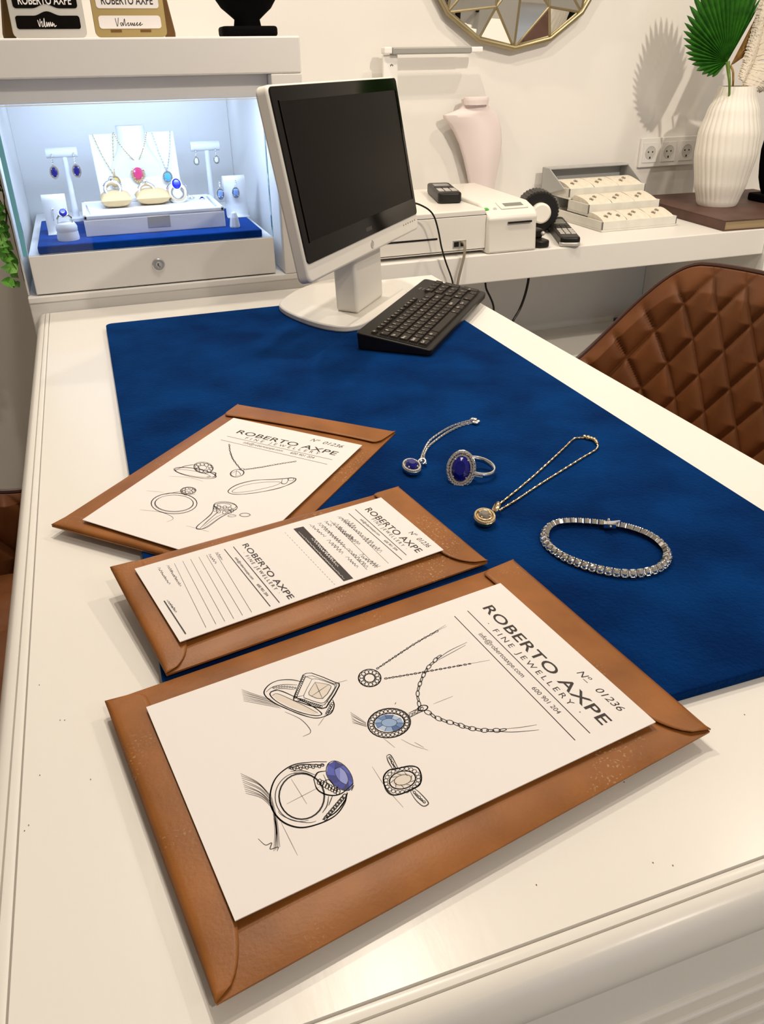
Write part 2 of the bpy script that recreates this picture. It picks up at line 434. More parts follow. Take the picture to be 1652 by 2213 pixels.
# ================================================================== ENVELOPES AND SHEETS
def bil(q, u, v):
    return (q[0]*(1-u)+q[1]*u)*(1-v)+(q[3]*(1-u)+q[2]*u)*v
def envelope(label, pxs, zs, fold, flapD, seamD, puff=.006):
    """pxs: corners a(left-top) b c d in order around; b-c is the flap end, d-a the closed end"""
    Q = [pz(x, y, z) for (x, y), z in zip(pxs, zs)]
    cen = (Q[0]+Q[1]+Q[2]+Q[3])/4
    T = thing('envelope', (cen.x, cen.y, min(zs)-.0015), label, 'envelope', 'kraft leather envelopes on the desk')
    N, K = 40, 28
    th = lambda u, v: .0018+puff*(max(0, 16*u*(1-u)*v*(1-v)))**.36
    up = Vector((0, 0, 1)); vs = []; fs = []
    for lay in (0, 1):
        for j in range(K+1):
            for i in range(N+1):
                u, v = i/N, j/K; p = bil(Q, u, v)
                if lay: vs.append(p+up*(th(u, v)-.0018))
                else: vs.append(p-up*.0016)
    L = (N+1)*(K+1)
    for j in range(K):
        for i in range(N):
            a = j*(N+1)+i; fs += [(a, a+N+1, a+N+2, a+1), (L+a, L+a+1, L+a+N+2, L+a+N+1)]
    for i in range(N):
        fs += [(i, i+1, L+i+1, L+i), (K*(N+1)+i+1, K*(N+1)+i, L+K*(N+1)+i, L+K*(N+1)+i+1)]
    for j in range(K):
        a = j*(N+1); b = j*(N+1)+N
        fs += [(a+N+1, a, L+a, L+a+N+1), (b, b+N+1, L+b+N+1, L+b)]
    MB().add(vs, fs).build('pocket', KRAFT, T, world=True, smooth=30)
    def strip(name, D, end, e1, e2, lift):
        S, R = 60, 8; vs = []; fs = []
        for i in range(S+1):
            s = i/S
            k = min(1, (max(0, 1-abs(1-min(1, s/e1))**2.2))**.5) * min(1, (max(0, 1-abs(1-min(1, (1-s)/e2))**2.2))**.5)
            for j in range(R+1):
                d = D*k*j/R; u = 1-d if end else d
                p = bil(Q, u, s)+up*(th(u, s)-.0018+lift*(1 if j else .2)+.0004)
                vs.append(p)
        for i in range(S):
            for j in range(R):
                a = i*(R+1)+j; fs.append((a, a+1, a+R+2, a+R+1))
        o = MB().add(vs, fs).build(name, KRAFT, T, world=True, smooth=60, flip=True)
        sd = o.modifiers.new('thickness', 'SOLIDIFY'); sd.thickness = .0007; sd.offset = 1
        return o
    strip('flap', flapD, True, fold[0], fold[1], .0012)
    strip('seam_flap', seamD, False, .06, .28, .0005)
    return T, Q, th

E1 = [(112, 1136), (515, 876), (855, 935), None]
z1 = T_M+.0018
q = [pz(*E1[i], z1) for i in range(3)]; d4 = q[0]+(q[2]-q[1])*1.0
def pix(P):
    c = Vector(P)-CAMP; z = c.dot(CF); return (IW/2+FPX*c.dot(CR)/z, IH/2+FPX*c.dot(CD)/z)
E1[3] = pix(d4)
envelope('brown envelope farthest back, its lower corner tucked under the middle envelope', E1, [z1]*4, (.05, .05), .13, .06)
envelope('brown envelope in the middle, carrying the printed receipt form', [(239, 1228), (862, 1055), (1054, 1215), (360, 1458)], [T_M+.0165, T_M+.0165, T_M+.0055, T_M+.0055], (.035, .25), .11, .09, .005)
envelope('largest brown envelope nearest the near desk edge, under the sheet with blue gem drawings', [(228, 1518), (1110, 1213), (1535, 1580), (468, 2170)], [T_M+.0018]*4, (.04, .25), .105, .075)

class Sheet:
    def __init__(s, name, label, cat, pxs, z, third=None):
        """pxs = page corners TL, TR, BR, BL (BR may be None)"""
        P = [pz(x, y, zz) if True else None for (x, y), zz in zip([p for p in pxs if p], z)]
        if len(P) == 3: P = [P[0], P[1], P[1]+(P[2]-P[0]), P[2]]
        s.P = P; s.n = (P[1]-P[0]).cross(P[3]-P[0]).normalized()
        if s.n.z < 0: s.n = -s.n
        cen = (P[0]+P[1]+P[2]+P[3])/4; s.o = P[0]
        s.T = thing(name, cen, label, cat)
        MB().prism([p-s.n*.0007 for p in P], s.n*.0007).build('paper', PAPER, s.T, world=True)
        s.h = .00008
    def at(s, x, y): return pp(x, y, s.o, s.n)+s.n*s.h
def crop(ox, oy, k): return lambda x, y: (ox+x/k, oy+y/k)

class Draw:
    """collects pencil strokes given in crop pixels on a sheet"""
    def __init__(s, sh, cf): s.sh = sh; s.cf = cf; s.mb = MB(); s.lt = MB()
    def P(s, x, y): return s.sh.at(*s.cf(x, y))
    def st(s, pts, w=.5, closed=False, light=False, jit=0, rep=1, n=6):
        for r in range(rep):
            q = [(x+random.uniform(-jit, jit), y+random.uniform(-jit, jit)) for x, y in pts]
            P = cr([(x, y, 0) for x, y in q], n, closed)
            if closed: P = P+[P[0], P[1]]
            (s.lt if light else s.mb).ribbon([s.P(p.x, p.y) for p in P], w/(1000 if not closed else 770), s.sh.n, taper=False if closed else 'pencil')
    def ell(s, cx, cy, rx, ry, rot=0, w=.5, a0=0, a1=360, light=False, rep=1, jit=0, n=28):
        c, d = math.cos(math.radians(rot)), math.sin(math.radians(rot))
        for r in range(rep):
            jx, jy = random.uniform(-jit, jit), random.uniform(-jit, jit); k = 1+random.uniform(-jit, jit)*.01
            pts = []
            for i in range(n+1):
                a = math.radians(a0+(a1-a0)*i/n); x, y = rx*k*math.cos(a), ry*k*math.sin(a)
                pts.append((cx+jx+x*c-y*d, cy+jy+x*d+y*c))
            (s.lt if light else s.mb).ribbon([s.P(*p) for p in pts], w/(1000 if a1-a0 < 355 else 770), s.sh.n, taper='pencil' if (a1-a0) < 355 else False)
    def hatch(s, p0, p1, q0, q1, n, w=.35, bend=0, light=True):
        for i in range(n):
            t = i/(n-1); a = (p0[0]+(q0[0]-p0[0])*t, p0[1]+(q0[1]-p0[1])*t); b = (p1[0]+(q1[0]-p1[0])*t, p1[1]+(q1[1]-p1[1])*t)
            mid = ((a[0]+b[0])/2+bend+random.uniform(-4, 4), (a[1]+b[1])/2-bend+random.uniform(-4, 4))
            s.st([a, mid, b], w, light=light)
    def chain(s, pts, step, a, b, w=.4):
        P = cr([(x, y, 0) for x, y in pts], 14); acc = step*.7; i = 0
        for k in range(1, len(P)):
            acc += (P[k]-P[k-1]).length
            if acc >= step:
                acc = 0; t = P[k]-P[k-1]; an = math.degrees(math.atan2(t.y, t.x)); i += 1
                s.ell(P[k].x, P[k].y, a, b*(1 if i % 2 else .55), an+random.uniform(-12, 12), w, n=10)
    def beads(s, cx, cy, rx, ry, rot, n, r, w=.38):
        c, d = math.cos(math.radians(rot)), math.sin(math.radians(rot))
        for i in range(n):
            a = 2*PI*i/n; x, y = rx*math.cos(a), ry*math.sin(a)
            s.ell(cx+x*c-y*d, cy+x*d+y*c, r, r*.85, rot, w, n=9)
    def fill(s, polys, mats, name, lift=.5):
        by = {}
        for pts, mi in polys: by.setdefault(mi, []).append(pts)
        for mi, L in by.items():
            mb = MB()
            for pts in L: mb.poly([s.P(*p)-s.sh.n*(.00004) for p in pts])
            mb.build(name, mats[mi], s.sh.T, world=True)
    def scrib(s, p0, p1, h, n, w=.35, upv=(0, -1), rnd=.6):
        """a run of small illegible writing"""
        pts = []
        dx, dy = p1[0]-p0[0], p1[1]-p0[1]; L = math.hypot(dx, dy); ux, uy = dx/L, dy/L
        for i in range(n+1):
            t = i/n; k = (i % 2)*h*(1-rnd*random.random()); back = random.uniform(-.4, .4)*L/n
            pts.append((p0[0]+dx*t+ux*back+upv[0]*k, p0[1]+dy*t+uy*back+upv[1]*k))
        s.st(pts, w, n=4)
    def flush(s, name):
        if s.mb.v: s.mb.build(name, PENCIL, s.sh.T, world=True)
        s.mb = MB()
    def end(s, name='pencil_drawing'):
        if s.mb.v: s.mb.build(name, PENCIL, s.sh.T, world=True)
        if s.lt.v: s.lt.build('pencil_shading', PENCILL, s.sh.T, world=True)

def lettering(sh, cf, items, name='letterhead', mt=INK):
    mb = MB()
    for it in items:
        if it[0] == 'rule':
            _, a, b, wd = it; mb.ribbon([sh.at(*cf(*a)), sh.at(*cf(*b))], wd/1000, sh.n, taper=False)
        else:
            txt, a, b, u = it[:4]; kw = it[4] if len(it) > 4 else {}
            text_line(mb, txt, sh.at(*cf(*a)), sh.at(*cf(*b)), sh.at(*cf(*u)), **kw)
    return mb.build(name, mt, sh.T, world=True, flip=False)

# ---- near sheet
ZS = T_M+.0095
S3 = Sheet('design_sheet', 'white letterhead sheet with four jewellery drawings, two gems coloured blue, on the nearest envelope', 'paper sheet', [(1082, 1260), (1418, 1560), (508, 1990), (316, 1528)], [ZS]*4)
c4 = crop(920, 1200, 2.581)
lettering(S3, c4, [
    ('ROBERTO AXPE', (318, 294), (985, 949), (371, 276), dict(bold=.012, space=1.05)),
    ('rule', (235, 310), (918, 993), .75), ('rule', (162, 340), (835, 1032), .75),
    ('\u00b7 FINE JEWELLERY \u00b7', (336, 384), (850, 884), (364, 374), dict(space=1.5)),
    ('info@robertoaxpe.com', (294, 441), (537, 682), (318, 431)),
    ('600 901 204', (590, 741), (737, 886), (613, 731)),
    ('N\u00ba', (842, 656), (900, 706), (874, 640), dict(shear=.25)),
    ('01236', (944, 752), (1082, 872), (978, 736), dict(shear=.2)),
    ('rule', (880, 690), (905, 712), .5)])
d = Draw(S3, crop(500, 1320, 2.232))
# emerald-cut ring
d.st([(345, 345), (290, 333), (230, 336), (185, 356), (160, 388), (168, 414), (205, 443), (262, 470), (330, 498), (400, 517), (450, 510), (486, 480)], .6, rep=2, jit=1.5)
d.st([(187, 402), (205, 386), (240, 387), (300, 412), (370, 447), (420, 480), (436, 500), (402, 506), (330, 489), (260, 460), (210, 430)], .5, closed=True, rep=2, jit=1.5)
d.st([(198, 410), (222, 400), (290, 428), (360, 462), (420, 495)], .4)
d.st([(168, 392), (200, 368), (255, 356), (318, 358)], .5); d.st([(186, 392), (235, 376), (305, 380)], .45)
for i in range(9): d.ell(205+i*13, 372-6*math.sin(i*.4), 4, 4, 0, .4, n=8)
d.st([(345, 310), (388, 302), (500, 345), (521, 362), (472, 446), (436, 471), (322, 437), (302, 420), (345, 310)], .65, rep=2, jit=2, n=2)
d.st([(358, 322), (392, 314), (494, 352), (508, 364), (462, 438), (432, 456), (335, 424), (318, 412), (358, 322)], .5, rep=1, n=2)
d.st([(390, 330), (420, 330), (490, 354), (500, 372), (460, 432), (432, 446), (365, 424), (350, 408), (390, 330)], .5, n=2)
d.st([(405, 345), (470, 356), (480, 374), (440, 424), (388, 412), (374, 394), (405, 345)], .45, n=2)
for a, b in (((390, 330), (345, 310)), ((490, 354), (510, 350)), ((460, 432), (472, 446)), ((365, 424), (322, 437)), ((350, 408), (302, 420)), ((405, 345), (440, 424)), ((470, 356), (388, 412))): d.st([a, b], .35)
for k in range(12):
    t = k/11; d.ell(328+t*105, 428+t*34, 7, 5, 18, .4, n=8); d.ell(352-t*42, 318+t*100, 6, 5, 60, .4, n=8)
d.st([(488, 430), (498, 458), (482, 492), (452, 512)], .6, rep=2, jit=2); d.st([(470, 448), (482, 470), (452, 502)], .5)
for k in range(6): d.ell(488-k*5, 448+k*9, 7, 6, 0, .45, n=8)
d.hatch((50, 380), (190, 425), (60, 435), (240, 470), 9, .4); d.st([(260, 488), (330, 520), (372, 560), (382, 588), (345, 607)], .4)
d.st([(420, 555), (450, 512)], .35, light=True); d.st([(500, 350), (560, 335)], .35, light=True)
d.fill([([(405, 345), (470, 356), (480, 374), (440, 424), (388, 412), (374, 394)], 0), ([(196, 405), (212, 396), (300, 430), (420, 488), (400, 500), (300, 470), (225, 432)], 0)], [GREYW], 'grey_wash')
d.flush('ring_drawing')
# blue stone ring
d.ell(339, 895, 109, 110, 0, .55, rep=2, jit=2); d.ell(332, 898, 120, 119, 0, .45, 70, 300)
d.st([(462, 728), (380, 730), (290, 748), (218, 806), (187, 885), (198, 958), (250, 1020), (330, 1046), (420, 1030), (500, 990), (546, 930), (560, 880)], .7, rep=2, jit=2)
d.st([(275, 762), (340, 742), (450, 742)], .5, rep=2, jit=2); d.st([(285, 775), (345, 772), (405, 792)], .5); d.st([(300, 785), (360, 785), (400, 806)], .45)
for k in range(11): d.ell(290+k*15, 762-k*1.5+(3 if k % 2 else -3), 8, 6, 30, .55, n=8)
d.st([(398, 812), (418, 780), (455, 772)], .6, rep=2, jit=2); d.st([(398, 812), (418, 862), (470, 890), (530, 884), (588, 832)], .65, rep=2, jit=2)
for k in range(8): d.ell(425+k*13, 825+k*7, 9, 14, 20, .5, n=10)
d.st([(425, 840), (470, 815), (505, 860)], .5); d.st([(445, 790), (475, 850), (520, 875)], .45)
for x in (505, 545, 580): d.st([(x, 868), (x+12, 840)], .6)
d.st([(560, 878), (546, 918), (498, 975), (440, 1008)], .6, rep=2, jit=2); d.st([(470, 895), (462, 940), (440, 975)], .55); d.st([(490, 890), (470, 940)], .5)
for k in range(9): d.ell(545-k*11, 895+k*13, 13, 8, 125, .6, n=9)
d.ell(320, 985, 95, 30, 14, .4, 10, 175)
d.hatch((45, 785), (190, 890), (70, 880), (205, 960), 10, .45, 12); d.hatch((190, 880), (235, 1140), (205, 1000), (205, 1160), 7, .4, 8)
d.st([(130, 1100), (165, 1130), (195, 1120), (188, 1150), (225, 1140), (222, 1160)], .45); d.st([(240, 1020), (280, 1100), (320, 1180)], .3, light=True)
d.st([(290, 812), (365, 932)], .3, light=True); d.st([(268, 932), (430, 848)], .3, light=True)
gp = [(465, 742), (500, 724), (545, 746), (578, 790), (587, 832), (570, 866), (530, 862), (490, 835), (460, 790)]
ip = [(500, 765), (525, 755), (552, 778), (565, 815), (555, 838), (525, 822), (505, 795)]
fc = []
for k in range(9):
    a, b = gp[k], gp[(k+1) % 9]; i0, i1 = ip[int(k*7/9) % 7], ip[int((k+1)*7/9) % 7]
    fc.append(([a, b, i1, i0] if i0 != i1 else [a, b, i0], (0, 2, 1, 0, 1, 2, 0, 2, 1)[k]))
fc += [([ip[0], ip[1], ip[5], ip[6]], 3), ([ip[1], ip[2], ip[3], ip[4], ip[5]], 4)]; 
d.fill(fc, BLUEI, 'blue_gem_wash')
d.st(gp, .5, closed=True, n=3); d.st(ip, .35, closed=True, n=3)
d.flush('ring_drawing')
# cushion halo ring
rr = [(735, 805), (760, 770), (800, 762), (862, 750), (900, 760), (917, 800), (908, 838), (880, 858), (815, 884), (770, 886), (745, 855)]
d.st(rr, .65, closed=True, rep=2, jit=2); d.beads(825, 818, 80, 56, -12, 22, 10)
d.ell(825, 818, 64, 42, -14, .55, rep=2, jit=2); d.ell(828, 816, 42, 24, -14, .4)
for k in range(9):
    a = k*40; d.st([(825+62*math.cos(math.radians(a)), 818+40*math.sin(math.radians(a))), (828+40*math.cos(math.radians(a+25)), 816+23*math.sin(math.radians(a+25)))], .35)
d.st([(750, 700), (765, 694), (780, 712), (806, 762)], .6); d.st([(750, 700), (758, 728), (782, 768)], .6); d.st([(762, 705), (775, 735), (795, 762)], .4); d.chain([(764, 706), (792, 762)], 13, 7, 5)
d.st([(862, 868), (890, 912), (925, 942), (948, 935), (948, 920), (910, 878), (885, 858)], .6); d.st([(880, 880), (905, 905), (935, 930)], .45); d.chain([(880, 872), (935, 926)], 14, 7, 5)
d.st([(680, 752), (745, 850), (830, 948)], .3, light=True)
d.fill([([(770, 825), (790, 790), (835, 778), (875, 792), (880, 815), (850, 845), (800, 858)], 0)], [GREYW], 'grey_wash')
d.flush('ring_drawing')
# small halo necklace
d.ell(668, 325, 54, 42, 0, .6, rep=2, jit=2); d.ell(668, 325, 26, 20, 0, .5, rep=2, jit=1); d.beads(668, 325, 40, 31, 0, 13, 10, .5)
d.chain([(700, 282), (800, 215), (900, 150), (1000, 95)], 11, 7, 4, .45); d.st([(700, 282), (850, 183), (1035, 68)], .35); d.st([(960, 112), (1040, 75)], .3, light=True)
d.chain([(738, 328), (860, 308), (1000, 283), (1150, 256)], 11, 7, 4, .45); d.st([(738, 328), (960, 290), (1248, 238)], .35)
d.flush('necklace_drawing')
# oval pendant
d.ell(762, 542, 102, 70, -6, .65, rep=2, jit=2); d.ell(762, 542, 74, 46, -6, .55, rep=2, jit=1); d.beads(762, 542, 87, 58, -6, 26, 9.5, .5)
op = [(762+70*math.cos(2*PI*k/10)*1.0, 542+42*math.sin(2*PI*k/10)) for k in range(10)]; oi = [(762+38*math.cos(2*PI*k/10), 540+20*math.sin(2*PI*k/10)) for k in range(10)]
d.fill([([op[k], op[(k+1) % 10], oi[(k+1) % 10], oi[k]], (0, 2, 1, 3, 0, 1, 0, 2, 3, 1)[k]) for k in range(10)]+[(oi, 1)], BLUEP, 'pale_blue_wash')
for k in range(10): d.st([op[k], oi[k]], .3)
d.st(oi, .3, closed=True, n=3)
d.st([(855, 495), (890, 478), (925, 462)], .6); d.st([(862, 515), (905, 492), (938, 480)], .6); d.ell(925, 470, 24, 13, -12, .6, rep=2, jit=1)
d.chain([(862, 505), (925, 470)], 14, 8, 6)
d.chain([(908, 458), (900, 400), (915, 340), (945, 282), (985, 238), (1010, 215)], 22, 15, 8, .55); d.st([(990, 238), (1050, 195), (1138, 152)], .45); d.st([(985, 245), (1050, 210), (1132, 165)], .4)
d.chain([(942, 486), (1000, 520), (1080, 545), (1170, 570), (1250, 578), (1320, 574)], 26, 19, 10, .55); d.st([(1250, 580), (1360, 585), (1485, 575)], .45); d.st([(1320, 570), (1400, 562), (1475, 550)], .35)
d.hatch((575, 490), (650, 540), (585, 540), (655, 560), 7, .4); d.st([(790, 452), (795, 442)], .4)
d.st([(975, 450), (1070, 412)], .3, light=True); d.st([(820, 620), (880, 650), (950, 672)], .3, light=True); d.st([(735, 615), (790, 660)], .3, light=True); d.st([(885, 635), (930, 660)], .35, light=True)
d.end('pendant_drawing')

# ---- far sheet
S1 = Sheet('design_sheet', 'white letterhead sheet with plain pencil sketches only, on the envelope farthest back', 'paper sheet', [(505, 903), (783, 962), (178, 1123)], [T_M+.0092]*3)
c1 = crop(100, 860, 2.118)
lettering(S1, c1, [
    ('ROBERTO AXPE', (868, 160), (1322, 263), (882, 145), dict(bold=.008, space=1.05)),
    ('rule', (828, 175), (1310, 283), .7), ('rule', (800, 192), (1287, 304), .7),
    ('FINE JEWELLERY', (908, 187), (1245, 259), (915, 178), dict(space=1.9)),
    ('info@robertoaxpe.com', (900, 207), (1079, 246), (906, 199)), ('600 901 204', (1115, 254), (1223, 278), (1121, 246)),
    ('N\u00ba', (1207, 196), (1242, 204), (1217, 184), dict(shear=.25)), ('01236', (1263, 209), (1352, 229), (1272, 197), dict(shear=.2))])
d = Draw(S1, c1)
d.ell(680, 342, 98, 20, 10, .6, rep=2, jit=3); d.ell(672, 346, 80, 12, 10, .5, rep=1); d.st([(590, 330), (640, 312), (690, 305)], .5, rep=2, jit=2)
d.ell(722, 320, 44, 24, 8, .6, rep=2, jit=3); d.beads(722, 320, 32, 16, 8, 10, 9, .5); d.ell(715, 318, 20, 10, 8, .5); d.st([(745, 340), (775, 345), (765, 360), (735, 362)], .6, rep=2, jit=2); d.st([(560, 358), (650, 364), (720, 382)], .35, light=True)
d.flush('ring_drawing')
d.chain([(838, 212), (842, 245), (858, 285), (890, 326)], 9, 6, 3, .45); d.chain([(908, 328), (980, 318), (1060, 303), (1145, 290)], 9, 6, 2.5, .45)
d.st([(838, 212), (850, 270), (890, 326)], .35); d.st([(905, 328), (1020, 312), (1145, 290)], .35)
d.ell(874, 345, 31, 17, -8, .6, rep=2, jit=2); d.st([(850, 345), (875, 335), (890, 352), (868, 358)], .5); d.st([(872, 330), (868, 360)], .4); d.ell(897, 327, 9, 5, 0, .5)
d.flush('necklace_drawing')
d.st([(835, 427), (872, 398), (955, 377), (1050, 371), (1137, 366), (1130, 388), (1060, 415), (950, 436), (862, 440)], .6, closed=True, rep=2, jit=2.5)
d.st([(852, 426), (900, 402), (985, 387), (1070, 385), (1045, 402), (950, 424), (872, 433)], .5, closed=True, rep=1)
d.st([(1080, 372), (1078, 390), (1098, 392), (1110, 370)], .55, rep=2, jit=2); d.ell(1120, 372, 14, 7, 0, .5)
d.flush('bangle_drawing')
d.ell(586, 482, 106, 48, 0, .6, rep=2, jit=3); d.ell(586, 482, 88, 38, 0, .5, rep=2, jit=2); d.st([(545, 442), (600, 430), (640, 425)], .5)
d.ell(650, 424, 34, 15, 0, .6, rep=2, jit=2); d.beads(650, 424, 22, 9, 0, 7, 7, .5); d.st([(615, 432), (640, 445), (682, 440)], .6); d.st([(430, 512), (520, 522), (570, 540), (580, 555), (552, 568)], .4); d.st([(460, 425), (540, 432)], .3, light=True)
d.flush('ring_drawing')
d.ell(820, 495, 52, 18, 4, .6, rep=2, jit=3); d.ell(815, 492, 32, 9, 4, .5); d.beads(810, 512, 40, 12, 6, 9, 9, .5)
d.st([(768, 490), (758, 530), (690, 588), (702, 600), (740, 590), (800, 545), (872, 510)], .6, rep=2, jit=2.5); d.st([(790, 520), (740, 560), (705, 595)], .5, rep=2, jit=2); d.st([(830, 525), (780, 545), (720, 590)], .45)
d.st([(642, 585), (700, 600), (745, 612)], .35, light=True); d.ell(850, 540, 18, 5, 0, .35, light=True, rep=2, jit=2); d.ell(910, 537, 24, 8, 0, .35, light=True, rep=3, jit=3)
d.end('ring_drawing')

# ---- receipt form on the middle envelope
S2 = Sheet('receipt_form', 'printed white receipt form with a black bar and handwriting, on the middle envelope', 'paper form', [(824, 1075), (959, 1188), (389, 1387), (291, 1229)], [T_M+.0220, T_M+.0153, T_M+.0148, T_M+.0221])
c2 = crop(220, 1040, 1.9435)
lettering(S2, c2, [
    ('ROBERTO AXPE', (1105, 119), (1325, 301), (1127, 108), dict(bold=.008, space=1.05)),
    ('rule', (1065, 118), (1280, 310), .7), ('rule', (1038, 135), (1262, 330), .7),
    ('\u00b7 FINE JEWELLERY \u00b7', (1120, 149), (1275, 286), (1131, 143), dict(space=1.6)),
    ('N\u00ba', (1288, 217), (1312, 233), (1301, 206), dict(shear=.25)), ('01236', (1321, 243), (1368, 279), (1336, 233), dict(shear=.2)),
    ('info@robertoaxpe.com', (1084, 161), (1164, 229), (1092, 156)), ('600 901 204', (1184, 250), (1237, 292), (1192, 245))])
lettering(S2, c2, [
    ('ROBERTO AXPE', (590, 268), (787, 496), (612, 259), dict(bold=.008, space=1.05)),
    ('rule', (553, 275), (747, 510), .75), ('rule', (515, 285), (708, 525), .75),
    ('\u00b7 FINE JEWELLERY \u00b7', (591, 301), (740, 472), (603, 295), dict(space=1.6)),
    ('info@robertoaxpe.com', (558, 322), (632, 413), (567, 317)), ('600 901 204', (650, 434), (692, 483), (660, 429)),
    ('rule', (262, 502), (353, 641), 1.0)] +
    [('rule', a, b, .28) for a, b in (((478, 300), (630, 550)), ((440, 310), (592, 563)), ((408, 318), (555, 577)), ((373, 327), (517, 588)), ((340, 335), (480, 600)), ((305, 345), (438, 614)), ((1005, 150), (1205, 345)), ((960, 165), (1160, 362)), ((925, 180), (1115, 372)))])
d = Draw(S2, c2)
d.fill([([(805, 200), (847, 190), (1057, 408), (1017, 420)], 0)], [INK], 'black_bar')
def scr(pts, h, n, w=.4):
    d.scrib(pts[0], pts[1], h, n, w, (.93, -.36))
for a, b, n in (((480, 300), (505, 332), 9), ((447, 308), (478, 348), 11), ((272, 354), (328, 442), 26), ((234, 364), (282, 434), 22), ((272, 500), (310, 552), 16)): scr((a, b), 11, n, .38)
for a, b, n, h in (((990, 150), (1050, 200), 14, 16), ((1015, 165), (1110, 250), 22, 24), ((1095, 245), (1168, 300), 14, 26), ((965, 178), (1080, 268), 26, 20), ((935, 170), (962, 192), 6, 14), ((985, 195), (1060, 262), 18, 20), ((905, 178), (1020, 282), 26, 18), ((1030, 285), (1110, 365), 18, 18), ((1080, 310), (1150, 365), 15, 24), ((870, 182), (935, 235), 15, 13), ((945, 250), (1005, 305), 12, 18), ((1025, 320), (1070, 362), 10, 20)):
    scr((a, b), h, n, .42)
for k in range(22):
    t = k/22; d.st([(770+215*t, 215+225*t), (770+215*(t+.02), 215+225*(t+.02))], .3, light=True, n=2)
d.end('handwriting')
d = Draw(S2, c2); S2.h = .00014
d.scrib((878, 240), (990, 360), 14, 30, .55, (.93, -.36)); d.scrib((825, 212), (1018, 412), 6, 60, .35, (.93, -.36)); d.scrib((915, 262), (1000, 352), 6, 30, .35, (.93, -.36))
d.mb.build('white_print', PAPER, S2.T, world=True)

# ================================================================== JEWELLERY ON THE MAT
c7 = crop(840, 880, 2.581)
def mz(x, y, z=T_M): return pz(*c7(x, y), z)
UP = Vector((0, 0, 1))
def rope(mb, P, r, M=None, turns=900):
    """twisted chain: two thin strands wound round a path"""
    acc = 0; A = []; B = []; Q = [P[0]]
    for k in range(1, len(P)):
        n = max(1, int((P[k]-P[k-1]).length/.0009))
        for i in range(1, n+1): Q.append(P[k-1].lerp(P[k], i/n))
    for k in range(len(Q)):
        t = (Q[min(k+1, len(Q)-1)]-Q[max(k-1, 0)]).normalized(); s = UP.cross(t).normalized()
        if k: acc += (Q[k]-Q[k-1]).length
        a = acc*turns
        o = s*math.cos(a)*r*.62+UP*math.sin(a)*r*.62
        A.append(Q[k]+o); B.append(Q[k]-o)
    mb.tube(A, r*.62, 6, M=M); mb.tube(B, r*.62, 6, M=M)
def links(mb, P, step, rx, ry, th):
    acc = step; i = 0
    for k in range(1, len(P)):
        seg = (P[k]-P[k-1]).length; acc += seg
        while acc >= step:
            acc -= step; p = P[k].lerp(P[k-1], min(1, acc/max(seg, 1e-9))); t = (P[k]-P[k-1]).normalized(); i += 1
            s = UP.cross(t).normalized(); u = t.cross(s)
            M = frame(p, t, s if i % 2 else u)
            mb.torus(rx, th, 10, 5, M=M @ Matrix.Diagonal((1, ry/rx, 1, 1)))
def oval_pendant(T, M, rx, ry, stone_m, metal, gx, gy, n=26, hs=.0016, up=.0035, basket=.006, halo_m=None):
    """halo pendant in matrix M (z = face)"""
    MB().lathe([(.72, -basket), (.95, -basket*.6), (1.0, 0), (.96, .0006), (.5, .0006)], 40, M @ Matrix.Diagonal((rx, ry, 1, 1))).build('setting', metal, T, world=True, smooth=40)
    h = MB()
    for i in range(n):
        a = 2*PI*i/n; r = .86
        h.gem(hs, hs, hs*.8, hs*.6, M @ Matrix.Translation((rx*r*math.cos(a), ry*r*math.sin(a), .0006+hs*.3)), 8)
    h.build('halo', halo_m or DIAM, T, world=True)
    MB().gem(gx, gy, up, .003, M @ Matrix.Translation((0, 0, .0018)), 16, .55).build('gemstone', stone_m, T, world=True)
    p = MB()
    for i in range(4):
        a = PI/4+i*PI/2; p.ball((gx*.95*math.cos(a), gy*.95*math.sin(a), .0032), .0012, 8, 6, M)
    p.build('prongs', metal, T, world=True, smooth=True)

# --- sapphire pendant
c = mz(130, 328, T_M+.007)
T = thing('pendant_necklace', (c.x, c.y, T_M), 'silver chain necklace lying on the mat, dark blue oval stone with clear-stone halo', 'necklace')
e1 = mz(180, 322, T_M+.007)-mz(80, 332, T_M+.007); e1.z = 0
M = frame(c, e1, None, Vector((0.02, -.05, 1)))
ry_ = (mz(130, 290, T_M+.007)-mz(130, 366, T_M+.007)).length/2
oval_pendant(T, M, e1.length/2*1.02, ry_*.92, SAPPH, SILVER, e1.length/2*.70, ry_*.62, 30, .0016, .0045, .0065)
b = MB(); b.torus(.004, .0012, 16, 6, frame(mz(188, 303, T_M+.006), (1, 0, .3), (0, 1, .4))); b.ball(mz(181, 301, T_M+.008), .0025, 8, 6); b.ball(mz(205, 315, T_M+.003), .0022, 8, 6)
b.build('bail', SILVER, T, world=True, smooth=True)
z = T_M+.0022
ch = MB(); links(ch, cr([mz(*p, z) for p in ((180, 292), (196, 245), (228, 190), (280, 148), (350, 108), (420, 84), (478, 70))], 24), .0032, .0022, .0013, .0006)
links(ch, cr([mz(*p, z) for p in ((203, 305), (198, 268), (222, 222), (272, 178), (345, 130), (420, 97), (488, 84))], 24), .0032, .0022, .0013, .0006)
ch.build('chain', SILVER, T, world=True, smooth=True)
b = MB()
for p, r in (((470, 68), .003), ((482, 70), .003), ((500, 80), .0026), ((490, 88), .0028), ((476, 84), .0024)): b.ball(mz(*p, z+.0006), r, 10, 6, sc3=(1.3, 1, .8))
b.build('clasp', SILVER, T, world=True, smooth=True)

